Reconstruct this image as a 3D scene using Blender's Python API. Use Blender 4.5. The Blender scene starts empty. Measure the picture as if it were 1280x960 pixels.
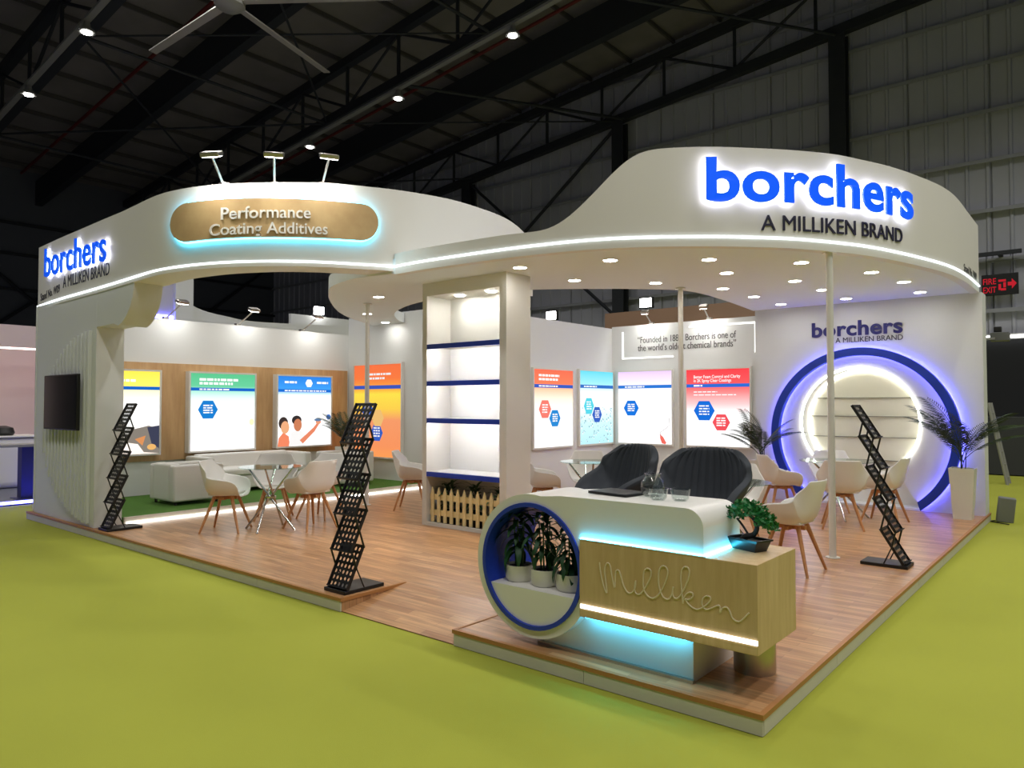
import bpy, bmesh, math, random
from mathutils import Vector, Matrix
from mathutils.geometry import tessellate_polygon
random.seed(11)
PI = math.pi
SC = bpy.context.scene
COL = SC.collection

# ------------------------------------------------------------------ camera, world, exposure
cam_data = bpy.data.cameras.new('camera')
cam_data.sensor_fit = 'HORIZONTAL'
cam_data.sensor_width = 36.0
cam_data.lens = 905.6 / 1280.0 * 36.0
cam_data.clip_end = 200
cam = bpy.data.objects.new('camera', cam_data)
COL.objects.link(cam)
cam.location = (1.334, -3.493, 1.6)
cam.rotation_euler = (math.radians(90 + 1.564), 0, math.radians(39.692))
SC.camera = cam

world = bpy.data.worlds.new('hall_ambient')
world.use_nodes = True
world.node_tree.nodes['Background'].inputs['Color'].default_value = (0.75, 0.85, 1.0, 1)
world.node_tree.nodes['Background'].inputs['Strength'].default_value = 0.06
SC.world = world
SC.view_settings.view_transform = 'Standard'
SC.view_settings.look = 'None'
SC.view_settings.exposure = 0.0
SC.view_settings.gamma = 1.0
SC.view_settings.use_curve_mapping = False

HIGHBAY_W = 600.0     # hall high-bay lamps
DOWN_E = 60.0          # canopy downlights (emission)
FLOOD_W = 4.5

# ------------------------------------------------------------------ materials
def lin(c):
    c /= 255.0
    return c / 12.92 if c <= 0.04045 else ((c + 0.055) / 1.055) ** 2.4
def rgb(r, g, b): return (lin(r), lin(g), lin(b), 1.0)

MATS = {}
def mat(name, col, rough=0.5, metal=0.0, emit=None, strength=0.0, trans=0.0, ior=1.45, noise=0.0, nscale=8.0, bump=0.0, bscale=200.0, coat=0.0):
    if name in MATS: return MATS[name]
    m = bpy.data.materials.new(name); m.use_nodes = True
    nt = m.node_tree; b = nt.nodes['Principled BSDF']
    b.inputs['Base Color'].default_value = col
    b.inputs['Roughness'].default_value = rough
    b.inputs['Metallic'].default_value = metal
    if coat: b.inputs['Coat Weight'].default_value = coat
    if trans:
        b.inputs['Transmission Weight'].default_value = trans
        b.inputs['IOR'].default_value = ior
    if emit:
        b.inputs['Emission Color'].default_value = emit
        b.inputs['Emission Strength'].default_value = strength
    if noise or bump:
        tc = nt.nodes.new('ShaderNodeTexCoord')
    if noise:
        n = nt.nodes.new('ShaderNodeTexNoise'); n.inputs['Scale'].default_value = nscale; n.inputs['Detail'].default_value = 5
        nt.links.new(tc.outputs['Object'], n.inputs['Vector'])
        mx = nt.nodes.new('ShaderNodeMix'); mx.data_type = 'RGBA'
        mx.inputs[6].default_value = tuple(c * (1 - noise) for c in col[:3]) + (1,)
        mx.inputs[7].default_value = tuple(min(1, c * (1 + noise)) for c in col[:3]) + (1,)
        nt.links.new(n.outputs['Fac'], mx.inputs[0]); nt.links.new(mx.outputs[2], b.inputs['Base Color'])
    if bump:
        n2 = nt.nodes.new('ShaderNodeTexNoise'); n2.inputs['Scale'].default_value = bscale
        nt.links.new(tc.outputs['Object'], n2.inputs['Vector'])
        bp = nt.nodes.new('ShaderNodeBump'); bp.inputs['Strength'].default_value = bump; bp.inputs['Distance'].default_value = 0.01
        nt.links.new(n2.outputs['Fac'], bp.inputs['Height']); nt.links.new(bp.outputs['Normal'], b.inputs['Normal'])
    MATS[name] = m
    return m

def emis(name, col, strength):
    if name in MATS: return MATS[name]
    m = bpy.data.materials.new(name); m.use_nodes = True
    nt = m.node_tree; nt.nodes.clear()
    o = nt.nodes.new('ShaderNodeOutputMaterial'); e = nt.nodes.new('ShaderNodeEmission')
    e.inputs['Color'].default_value = col; e.inputs['Strength'].default_value = strength
    nt.links.new(e.outputs[0], o.inputs[0])
    MATS[name] = m
    return m

def print_ramp(name, stops, z0, z1, strength=1.0):
    """backlit printed sheet: the print's own colour changes with height (local z)"""
    m = bpy.data.materials.new(name); m.use_nodes = True
    nt = m.node_tree; nt.nodes.clear()
    o = nt.nodes.new('ShaderNodeOutputMaterial'); e = nt.nodes.new('ShaderNodeEmission')
    tc = nt.nodes.new('ShaderNodeTexCoord'); sp = nt.nodes.new('ShaderNodeSeparateXYZ')
    mr = nt.nodes.new('ShaderNodeMapRange'); mr.inputs['From Min'].default_value = z0; mr.inputs['From Max'].default_value = z1
    cr = nt.nodes.new('ShaderNodeValToRGB')
    nt.links.new(tc.outputs['Object'], sp.inputs[0]); nt.links.new(sp.outputs['Z'], mr.inputs['Value'])
    nt.links.new(mr.outputs[0], cr.inputs[0]); nt.links.new(cr.outputs[0], e.inputs['Color']); nt.links.new(e.outputs[0], o.inputs[0])
    e.inputs['Strength'].default_value = strength
    els = cr.color_ramp.elements
    while len(els) > 1: els.remove(els[-1])
    els[0].position = stops[0][0]; els[0].color = rgb(*[v * 0.9 + 25 for v in stops[0][1]])  # stops whitened too, carrying the overexposed haze in the colour
    for p, c in stops[1:]:
        k = els.new(p); k.color = rgb(*[v * 0.9 + 25 for v in c])
    return m

def wood(name, c1, c2, axis=0, stretch=14.0, scale=3.0, rough=0.45, gap=None):
    if name in MATS: return MATS[name]
    m = bpy.data.materials.new(name); m.use_nodes = True
    nt = m.node_tree; b = nt.nodes['Principled BSDF']; b.inputs['Roughness'].default_value = rough
    tc = nt.nodes.new('ShaderNodeTexCoord'); mp = nt.nodes.new('ShaderNodeMapping')
    sc = [stretch] * 3; sc[axis] = 1.0
    mp.inputs['Scale'].default_value = sc
    n = nt.nodes.new('ShaderNodeTexNoise'); n.inputs['Scale'].default_value = scale; n.inputs['Detail'].default_value = 6; n.inputs['Roughness'].default_value = 0.6
    cr = nt.nodes.new('ShaderNodeValToRGB')
    cr.color_ramp.elements[0].position = 0.3; cr.color_ramp.elements[0].color = c1
    cr.color_ramp.elements[1].position = 0.7; cr.color_ramp.elements[1].color = c2
    nt.links.new(tc.outputs['Object'], mp.inputs[0]); nt.links.new(mp.outputs[0], n.inputs['Vector'])
    nt.links.new(n.outputs['Fac'], cr.inputs[0]); nt.links.new(cr.outputs[0], b.inputs['Base Color'])
    MATS[name] = m
    return m

def floor_vinyl():
    m = bpy.data.materials.new('vinyl_strip_floor'); m.use_nodes = True
    nt = m.node_tree; b = nt.nodes['Principled BSDF']
    b.inputs['Roughness'].default_value = 0.33
    tc = nt.nodes.new('ShaderNodeTexCoord')
    br = nt.nodes.new('ShaderNodeTexBrick'); br.offset = 0.37
    br.inputs['Color1'].default_value = rgb(206, 160, 114); br.inputs['Color2'].default_value = rgb(174, 126, 84)
    br.inputs['Mortar'].default_value = rgb(148, 106, 76)
    br.inputs['Scale'].default_value = 1.0; br.inputs['Mortar Size'].default_value = 0.0012
    br.inputs['Brick Width'].default_value = 0.55; br.inputs['Row Height'].default_value = 0.07
    nt.links.new(tc.outputs['Object'], br.inputs['Vector'])
    mp = nt.nodes.new('ShaderNodeMapping'); mp.inputs['Scale'].default_value = (1.5, 22, 1)
    n = nt.nodes.new('ShaderNodeTexNoise'); n.inputs['Scale'].default_value = 1.6; n.inputs['Detail'].default_value = 6
    nt.links.new(tc.outputs['Object'], mp.inputs[0]); nt.links.new(mp.outputs[0], n.inputs['Vector'])
    cr = nt.nodes.new('ShaderNodeValToRGB')
    cr.color_ramp.elements[0].position = 0.3; cr.color_ramp.elements[0].color = (0.55, 0.52, 0.5, 1)
    cr.color_ramp.elements[1].position = 0.72; cr.color_ramp.elements[1].color = (1.15, 1.12, 1.1, 1)
    nt.links.new(n.outputs['Fac'], cr.inputs[0])
    mx = nt.nodes.new('ShaderNodeMix'); mx.data_type = 'RGBA'; mx.blend_type = 'MULTIPLY'; mx.inputs[0].default_value = 0.8
    nt.links.new(br.outputs['Color'], mx.inputs[6]); nt.links.new(cr.outputs[0], mx.inputs[7])
    nt.links.new(mx.outputs[2], b.inputs['Base Color'])
    return m

WHITE = mat('white_laminate', rgb(228, 225, 218), 0.55, noise=0.02, nscale=1.5)
WHITE2 = mat('white_gloss_laminate', rgb(232, 230, 224), 0.32)
WALLW = mat('white_painted_board', rgb(222, 224, 222), 0.7, noise=0.02, nscale=1.0)
CEILW = mat('canopy_soffit_paint', rgb(232, 238, 238), 0.7)
BLUE = mat('royal_blue_laminate', rgb(24, 58, 176), 0.45)
NAVY = mat('navy_paint', rgb(34, 36, 100), 0.5)
BLACK = mat('black_powder_coat', rgb(22, 22, 23), 0.45)
DARKST = mat('dark_steel_paint', rgb(40, 44, 50), 0.6)
CHROME = mat('chrome', rgb(200, 200, 200), 0.16, 1.0)
STEEL = mat('brushed_steel', rgb(190, 185, 178), 0.32, 1.0)
def thin_glass(name, tint, refl=0.05):
    m = bpy.data.materials.new(name); m.use_nodes = True
    nt = m.node_tree; nt.nodes.clear()
    o = nt.nodes.new('ShaderNodeOutputMaterial'); tr = nt.nodes.new('ShaderNodeBsdfTransparent'); gl = nt.nodes.new('ShaderNodeBsdfGlossy')
    tr.inputs['Color'].default_value = tint; gl.inputs['Roughness'].default_value = 0.03
    lf = nt.nodes.new('ShaderNodeLayerWeight'); pw = nt.nodes.new('ShaderNodeMath'); pw.operation = 'POWER'; pw.inputs[1].default_value = 4.0
    lw = nt.nodes.new('ShaderNodeMath'); lw.operation = 'MULTIPLY_ADD'; lw.inputs[1].default_value = 0.8; lw.inputs[2].default_value = refl
    nt.links.new(lf.outputs['Facing'], pw.inputs[0]); nt.links.new(pw.outputs[0], lw.inputs[0])
    mx = nt.nodes.new('ShaderNodeMixShader')
    nt.links.new(lw.outputs[0], mx.inputs[0]); nt.links.new(tr.outputs[0], mx.inputs[1]); nt.links.new(gl.outputs[0], mx.inputs[2]); nt.links.new(mx.outputs[0], o.inputs[0])
    return m
GLASS = thin_glass('clear_glass', (0.90, 0.93, 0.92, 1), 0.07)
TGLASS = thin_glass('table_glass', (0.80, 0.90, 0.85, 1))
OAK = wood('light_oak_board', rgb(196, 164, 116), rgb(214, 186, 140), axis=2, stretch=9, scale=2.2)
OAKX = wood('oak_wall_board', rgb(186, 146, 98), rgb(208, 170, 122), axis=2, stretch=7, scale=1.6)
OAKSIGN = wood('oak_sign_board', rgb(176, 146, 100), rgb(196, 168, 120), axis=0, stretch=1.0, scale=3.0)
BEECH = wood('beech_leg', rgb(176, 118, 70), rgb(204, 148, 96), axis=2, stretch=8, scale=6)
PINE = wood('pale_pine', rgb(226, 202, 140), rgb(240, 222, 168), axis=2, stretch=8, scale=6)
PLASTIC = mat('white_chair_plastic', rgb(236, 234, 230), 0.4)
LEATHER = mat('white_leatherette', rgb(222, 220, 214), 0.45, bump=0.08, bscale=60)
VELVET = mat('charcoal_velvet', rgb(52, 57, 64), 0.8, noise=0.25, nscale=10)
CARPET = mat('lime_carpet', rgb(162, 167, 54), 0.95, noise=0.07, nscale=1.3, bump=0.25, bscale=350)
TURF = mat('green_turf', rgb(74, 118, 34), 0.95, noise=0.35, nscale=60, bump=0.6, bscale=250)
TRIMW = mat('brown_edge_trim', rgb(176, 122, 70), 0.5)
RISER = mat('white_riser_board', rgb(206, 202, 188), 0.6, noise=0.07, nscale=4)
LEAF = mat('dark_leaf', rgb(34, 78, 40), 0.5)
LEAF2 = mat('palm_leaf', rgb(40, 62, 30), 0.5)
LEAF3 = mat('bonsai_leaf', rgb(28, 112, 44), 0.45)
BARK = mat('dark_bark', rgb(44, 32, 28), 0.8, noise=0.3, nscale=40)
POTW = mat('white_ceramic', rgb(222, 220, 208), 0.35)
SOIL = mat('soil', rgb(40, 32, 26), 0.95)
LEDW = emis('white_led', (1.0, 0.97, 0.92, 1), 6.0)
LEDLINE = emis('fascia_led', (0.86, 0.95, 1.0, 1), 4.0)
LEDC = emis('cyan_led', (0.06, 0.62, 1.0, 1), 30.0)
LEDBLUE = emis('blue_led', (0.10, 0.10, 1.0, 1), 26.0)
HALO = emis('white_halo_led', (0.93, 0.93, 1.0, 1), 10.0)
LAMP = emis('lamp_disc', (1.0, 0.965, 0.91, 1), DOWN_E)
LAMPC = emis('lamp_disc_cool', (1.0, 0.98, 0.95, 1), 25.0)
SIGNBLUE = mat('sign_blue_acrylic', rgb(16, 86, 236), 0.3, emit=rgb(10, 84, 240), strength=0.75)
SIGNNAVY = mat('sign_navy_acrylic', rgb(36, 34, 110), 0.35)
SIGNDARK = mat('sign_dark_vinyl', rgb(38, 36, 60), 0.5)
GREYTX = mat('grey_vinyl_text', rgb(84, 84, 84), 0.6)
ROOF = mat('roof_sheet', rgb(126, 122, 120), 0.85, noise=0.35, nscale=0.7)
CLAD = mat('grey_wall_cladding', rgb(176, 178, 188), 0.7, noise=0.12, nscale=0.5)
CLADL = mat('blue_grey_side_cladding', rgb(92, 96, 104), 0.75, noise=0.1, nscale=0.4)
REDPIPE = mat('red_pipe', rgb(104, 34, 28), 0.5)
TRAY = mat('galvanised_tray', rgb(150, 150, 146), 0.5, 0.3)
FLOORV = floor_vinyl()

# ------------------------------------------------------------------ mesh helpers
def finish(bm, smooth=35.0):
    bmesh.ops.recalc_face_normals(bm, faces=bm.faces[:])
    if smooth:
        a = math.radians(smooth)
        lay = bm.faces.layers.int.get('flat')
        for f in bm.faces: f.smooth = not (lay and f[lay])
        for e in bm.edges:
            if len(e.link_faces) != 2 or e.calc_face_angle(0) > a: e.smooth = False

def mk(name, bm, m, parent=None, smooth=35.0, recalc=True):
    if recalc: finish(bm, smooth)
    me = bpy.data.meshes.new(name); bm.to_mesh(me); bm.free()
    if m: me.materials.append(m)
    o = bpy.data.objects.new(name, me); COL.objects.link(o)
    if parent: o.parent = parent
    return o

def inst(src, name, parent, mtx=None):
    o = bpy.data.objects.new(name, src.data); COL.objects.link(o); o.parent = parent
    if mtx is not None: o.matrix_local = mtx
    return o

def tag(o, label, cat, group=None):
    o['label'] = label; o['category'] = cat
    if group: o['group'] = group
    return o

def struct(o): o['kind'] = 'structure'; return o

def thing(name, label, cat, loc=(0, 0, 0), rz=0.0, group=None):
    o = bpy.data.objects.new(name, None); o.empty_display_size = 0.1; COL.objects.link(o)
    o.location = loc; o.rotation_euler = (0, 0, rz)
    return tag(o, label, cat, group)

def part(name, bm, m, root, smooth=35.0):
    """bm in world coordinates, root unrotated"""
    bmesh.ops.translate(bm, vec=-Vector(root.location), verts=bm.verts[:])
    return mk(name, bm, m, root, smooth)

def whole(name, bm, m, label, cat, group=None, smooth=35.0):
    xs = [v.co for v in bm.verts]
    c = Vector(((min(v.x for v in xs) + max(v.x for v in xs)) / 2, (min(v.y for v in xs) + max(v.y for v in xs)) / 2, min(v.z for v in xs)))
    bmesh.ops.translate(bm, vec=-c, verts=bm.verts[:])
    o = mk(name, bm, m, None, smooth); o.location = c
    return tag(o, label, cat, group)

def box(bm, x0, x1, y0, y1, z0, z1, bev=0.0, seg=2):
    vs = [bm.verts.new(p) for p in ((x0, y0, z0), (x1, y0, z0), (x1, y1, z0), (x0, y1, z0), (x0, y0, z1), (x1, y0, z1), (x1, y1, z1), (x0, y1, z1))]
    fs = [bm.faces.new([vs[i] for i in q]) for q in ((3, 2, 1, 0), (4, 5, 6, 7), (0, 1, 5, 4), (1, 2, 6, 5), (2, 3, 7, 6), (3, 0, 4, 7))]
    if bev:
        es = list({e for f in fs for e in f.edges})
        bmesh.ops.bevel(bm, geom=es, offset=bev, segments=seg, affect='EDGES', profile=0.5)
        lay = bm.faces.layers.int.get('flat') or bm.faces.layers.int.new('flat')
        lim = ((x0, x1), (y0, y1), (z0, z1))
        for f in bm.faces:
            f.normal_update(); k = max(range(3), key=lambda i: abs(f.normal[i]))
            if abs(f.normal[k]) > 0.9999 and any(abs(f.verts[0].co[k] - q) < 1e-5 for q in lim[k]): f[lay] = 1
    return bm
def B(*a, **k): return box(bmesh.new(), *a, **k)

def tube(bm, p0, p1, r0, r1=None, n=10, caps=True):
    r1 = r0 if r1 is None else r1
    p0, p1 = Vector(p0), Vector(p1); d = (p1 - p0).normalized()
    u = d.orthogonal().normalized(); w = d.cross(u)
    ra = [bm.verts.new(p0 + (u * math.cos(2 * PI * i / n) + w * math.sin(2 * PI * i / n)) * r0) for i in range(n)]
    rb = [bm.verts.new(p1 + (u * math.cos(2 * PI * i / n) + w * math.sin(2 * PI * i / n)) * r1) for i in range(n)]
    for i in range(n): bm.faces.new((ra[i], ra[(i + 1) % n], rb[(i + 1) % n], rb[i]))
    if caps: bm.faces.new(ra[::-1]); bm.faces.new(rb)
    return bm
def T(*a, **k): return tube(bmesh.new(), *a, **k)

def path_tube(bm, pts, r, n=8, closed=False, rfun=None):
    pts = [Vector(p) for p in pts]; N = len(pts); rings = []; u = None
    for i, p in enumerate(pts):
        a = pts[(i - 1) % N] if (closed or i > 0) else p
        b = pts[(i + 1) % N] if (closed or i < N - 1) else p
        d = (b - a).normalized()
        u = d.orthogonal().normalized() if u is None else (u - d * u.dot(d)).normalized()
        w = d.cross(u); rr = rfun(i / (N - 1)) if rfun else r
        rings.append([bm.verts.new(p + (u * math.cos(2 * PI * k / n) + w * math.sin(2 * PI * k / n)) * rr) for k in range(n)])
    for i in range(N if closed else N - 1):
        a, b = rings[i], rings[(i + 1) % N]
        for k in range(n): bm.faces.new((a[k], a[(k + 1) % n], b[(k + 1) % n], b[k]))
    if not closed: bm.faces.new(rings[0][::-1]); bm.faces.new(rings[-1])
    return bm

def lathe(bm, prof, c=(0, 0, 0), n=24):
    """prof: list of (r, z)"""
    rings = []
    for r, z in prof:
        if r < 1e-5: rings.append([bm.verts.new((c[0], c[1], c[2] + z))])
        else: rings.append([bm.verts.new((c[0] + r * math.cos(2 * PI * k / n), c[1] + r * math.sin(2 * PI * k / n), c[2] + z)) for k in range(n)])
    for a, b in zip(rings, rings[1:]):
        for k in range(n):
            q = [a[k % len(a)], a[(k + 1) % len(a)], b[(k + 1) % len(b)], b[k % len(b)]]
            q = list(dict.fromkeys(q))
            if len(q) > 2: bm.faces.new(q)
    return bm

def prism(bm, loops, f, w0, w1):
    """loops: outer + holes as 2-D lists; f(u, v, w) -> 3-D point"""
    tri = tessellate_polygon([[Vector((u, v, 0)) for u, v in l] for l in loops])
    flat = [p for l in loops for p in l]
    va = [bm.verts.new(f(u, v, w0)) for u, v in flat]; vb = [bm.verts.new(f(u, v, w1)) for u, v in flat]
    for t in tri:
        try: bm.faces.new([va[i] for i in t]); bm.faces.new([vb[i] for i in reversed(t)])
        except ValueError: pass
    k = 0
    for l in loops:
        n = len(l)
        for i in range(n):
            a, b = k + i, k + (i + 1) % n
            bm.faces.new((va[a], va[b], vb[b], vb[a]))
        k += n
    return bm
XZ = lambda u, v, w: (u, w, v)
YZ = lambda u, v, w: (w, u, v)
XY = lambda u, v, w: (u, v, w)

def arc(cx, cy, r, a0, a1, n):
    return [(cx + r * math.cos(math.radians(a0 + (a1 - a0) * i / n)), cy + r * math.sin(math.radians(a0 + (a1 - a0) * i / n))) for i in range(n + 1)]

def catmull(P, per=6):
    out = []
    n = len(P)
    for i in range(n - 1):
        p0, p1, p2, p3 = P[max(i - 1, 0)], P[i], P[i + 1], P[min(i + 2, n - 1)]
        for k in range(per):
            t = k / per
            out.append(tuple(0.5 * (2 * b + (c - a) * t + (2 * a - 5 * b + 4 * c - d) * t * t + (3 * b - a - 3 * c + d) * t ** 3) for a, b, c, d in zip(p0, p1, p2, p3)))
    out.append(tuple(P[-1]))
    return out

def smooth_path(P, it=4):
    P = [tuple(p) for p in P]
    for _ in range(it):
        P = [P[0]] + [tuple((a + 2 * b + c) / 4 for a, b, c in zip(P[i - 1], P[i], P[i + 1])) for i in range(1, len(P) - 1)] + [P[-1]]
    return P

def resample(P, n):
    L = [0]
    for a, b in zip(P, P[1:]): L.append(L[-1] + math.dist(a[:2], b[:2]))
    out = []; j = 0
    for i in range(n):
        s = L[-1] * i / (n - 1)
        while j < len(L) - 2 and L[j + 1] < s: j += 1
        t = (s - L[j]) / max(1e-9, L[j + 1] - L[j])
        out.append(tuple(a + (b - a) * t for a, b in zip(P[j], P[j + 1])))
    return out

class Curve:
    """plan curve read left to right from outside; outward normal = (dy, -dx)"""
    def __init__(s, P):
        s.P = P; s.L = [0]
        for a, b in zip(P, P[1:]): s.L.append(s.L[-1] + math.dist(a[:2], b[:2]))
    def at(s, d):
        d = min(max(d, 0), s.L[-1]); j = 0
        while j < len(s.L) - 2 and s.L[j + 1] < d: j += 1
        t = (d - s.L[j]) / (s.L[j + 1] - s.L[j])
        a, b = s.P[j], s.P[j + 1]
        p = tuple(x + (y - x) * t for x, y in zip(a, b))
        j0, j1 = max(j - 2, 0), min(j + 3, len(s.P) - 1)
        dx, dy = s.P[j1][0] - s.P[j0][0], s.P[j1][1] - s.P[j0][1]; l = math.hypot(dx, dy)
        return p, (dy / l, -dx / l)
    def nearest(s, x, y):
        best = min(range(len(s.P)), key=lambda i: math.dist(s.P[i][:2], (x, y)))
        return s.L[best]

def text_mesh(body, depth=0.0, bold=0.0, sp=1.0):
    cu = bpy.data.curves.new('t', 'FONT'); cu.body = body; cu.size = 1.0; cu.extrude = 0.5 if depth else 0.0
    cu.offset = bold; cu.resolution_u = 6; cu.space_character = sp
    ob = bpy.data.objects.new('t', cu); COL.objects.link(ob)
    dg = bpy.context.evaluated_depsgraph_get()
    me = bpy.data.meshes.new_from_object(ob.evaluated_get(dg))
    bpy.data.objects.remove(ob); bpy.data.curves.remove(cu)
    bm = bmesh.new(); bm.from_mesh(me); bpy.data.meshes.remove(me)
    bmesh.ops.remove_doubles(bm, verts=bm.verts[:], dist=1e-4)
    xs = [v.co.x for v in bm.verts]; ys = [v.co.y for v in bm.verts]
    x0, x1 = min(xs), max(xs)
    for v in bm.verts: v.co.x = (v.co.x - x0) / (x1 - x0)      # 0..1 across; y in em units
    if depth:
        for v in bm.verts: v.co.z = v.co.z * depth
    return bm, max(ys)

def islands(bm):
    seen = set(); out = []
    for v in bm.verts:
        if v in seen: continue
        st = [v]; comp = []; seen.add(v)
        while st:
            a = st.pop(); comp.append(a)
            for e in a.link_edges:
                b = e.other_vert(a)
                if b not in seen: seen.add(b); st.append(b)
        out.append(comp)
    return out

def text_on(body, f, width, height, depth=0.0, bold=0.0, sp=1.0):
    """f(u, v, w): u metres along, v metres up, w metres out of the surface (0..depth)"""
    bm, top = text_mesh(body, depth, bold, sp)
    for v in bm.verts:
        v.co = Vector(f(v.co.x * width, v.co.y / top * height, v.co.z + depth / 2))
    return bm

def letters_on(body, f, width, height, depth, bold, m, root, m_back=None, sp=1.0, rot=False):
    """one part per letter (whole words without dotted letters)"""
    bm = text_on(body, f, width, height, depth, bold, sp)
    bm2 = bm
    comps = islands(bm2)
    comps.sort(key=lambda c: sum(v.index for v in c) if False else min((v.co - Vector(f(0, 0, 0))).length for v in c))
    me_all = []
    for comp in comps:
        ids = {v: i for i, v in enumerate(comp)}
        b = bmesh.new()
        nv = [b.verts.new(v.co) for v in comp]
        fs = {fc for v in comp for fc in v.link_faces}
        for fc in fs:
            try: b.faces.new([nv[ids[v]] for v in fc.verts])
            except ValueError: pass
        me_all.append(part('letter', b, m, root, 30))
    bm.free()
    return me_all

# ================================================================== HALL
bm = bmesh.new()
NX, NY = 90, 70
def carpet_z(x, y):
    z = -0.004
    # a few ridges in the loosely laid carpet in front of the platform edge
    for (ax, ay, bx, by, h, w) in ((-4.6, -0.35, -2.9, -0.9, 0.02, 0.09), (-5.6, -0.25, -4.4, -0.55, 0.014, 0.08), (-1.6, -0.45, -0.3, -0.75, 0.012, 0.07), (0.5, 2.2, 2.0, 3.0, 0.008, 0.08), (0.45, 4.0, 1.8, 4.5, 0.008, 0.08)):
        px, py = x - ax, y - ay; dx, dy = bx - ax, by - ay; L = math.hypot(dx, dy)
        t = max(0, min(1, (px * dx + py * dy) / L / L)); d = math.hypot(px - dx * t, py - dy * t)
        z += 1.5 * h * math.exp(-(d / w) ** 2) * math.sin(PI * min(max(t, 0.05), 0.95))
    return z
xs = sorted(set([5.6, 6.2] + [-12 + 0.12 * i for i in range(int(17 / 0.12))]))
ys = sorted(set([-7, -6, -5, 13.5, 16, 18] + [-4 + 0.12 * i for i in range(int(4.0 / 0.12))] + [0 + 0.5 * i for i in range(25)]))
grid = [[bm.verts.new((x, y, carpet_z(x, y))) for y in ys] for x in xs]
for i in range(len(xs) - 1):
    for j in range(len(ys) - 1):
        bm.faces.new((grid[i][j], grid[i + 1][j], grid[i + 1][j + 1], grid[i][j + 1]))
struct(mk('carpet_floor', bm, CARPET))
struct(mk('floor', B(-38, 16, -16, 21, -0.2, -0.03), mat('grey_concrete', rgb(120, 120, 122), 0.6, noise=0.15, nscale=0.8)))

# far wall: base sheet, ribbed cladding sheets and horizontal girts
YW = 20.5
wall_back = struct(mk('wall_back', B(-46, 16, YW + 0.06, YW + 0.2, 0, 17), CLAD))
bm = bmesh.new()
for k in range(4):
    x = 0.5 * k
    for a, b in (((x, 0), (x + 0.38, 0)), ((x + 0.38, 0), (x + 0.41, -0.05)), ((x + 0.41, -0.05), (x + 0.47, -0.05)), ((x + 0.47, -0.05), (x + 0.5, 0))):
        bm.faces.new([bm.verts.new(p) for p in ((a[0], a[1], 0), (b[0], b[1], 0), (b[0], b[1], 17), (a[0], a[1], 17))])
sheet0 = mk('cladding_sheet', bm, CLAD, wall_back, 0)
sheet0.location = (-44, YW, 0)
for k in range(1, 28): inst(sheet0, 'cladding_sheet', wall_back, Matrix.Translation((-44 + 2.04 * k, YW + (0.012 if k % 2 else 0), 0)))
for z in (2.8, 4.2, 5.6, 7.0, 8.4, 9.78, 11.15, 12.55, 13.9):
    g = bmesh.new(); box(g, -45, 15, YW - 0.2, YW - 0.06, z - 0.02, z + 0.02); box(g, -45, 15, YW - 0.22, YW - 0.2, z - 0.09, z + 0.02)
    mk('girt', g, mat('girt_paint', rgb(150, 152, 158), 0.6), wall_back)
wall_left_hall = struct(mk('wall_left_hall', B(-37.2, -37, -15, 21, 0, 14), CLADL))
for z in (1.5, 3.2, 5.0, 6.8, 8.4, 9.8):
    mk('girt', B(-37, -36.85, -15, 21, z - 0.06, z + 0.06), DARKST, wall_left_hall)

# roof: sheet, purlins, three trusses with the 1-in-10 slope, columns, braces, pipes
def rz(x, z0): return z0 + 0.1 * x
def slope_box(bm, x0, x1, y0, y1, z0, h):
    vs = [bm.verts.new(p) for p in ((x0, y0, rz(x0, z0)), (x1, y0, rz(x1, z0)), (x1, y1, rz(x1, z0)), (x0, y1, rz(x0, z0)), (x0, y0, rz(x0, z0 + h)), (x1, y0, rz(x1, z0 + h)), (x1, y1, rz(x1, z0 + h)), (x0, y1, rz(x0, z0 + h)))]
    for q in ((3, 2, 1, 0), (4, 5, 6, 7), (0, 1, 5, 4), (1, 2, 6, 5), (2, 3, 7, 6), (3, 0, 4, 7)): bm.faces.new([vs[i] for i in q])
    return bm
ceiling = struct(mk('ceiling', slope_box(bmesh.new(), -38, 16, -16, 21, 16.0, 0.1), ROOF))
pur = mk('purlin', B(-0.04, 0.04, -16, 20.4, -0.02, 0.12), mat('purlin_steel', rgb(84, 82, 80), 0.7), ceiling)
pur.location = (-36, 0, rz(-36, 15.86))
for k in range(1, 28): inst(pur, 'purlin', ceiling, Matrix.Translation((-36 + 1.8 * k, 0, rz(-36 + 1.8 * k, 15.86))))
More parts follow.
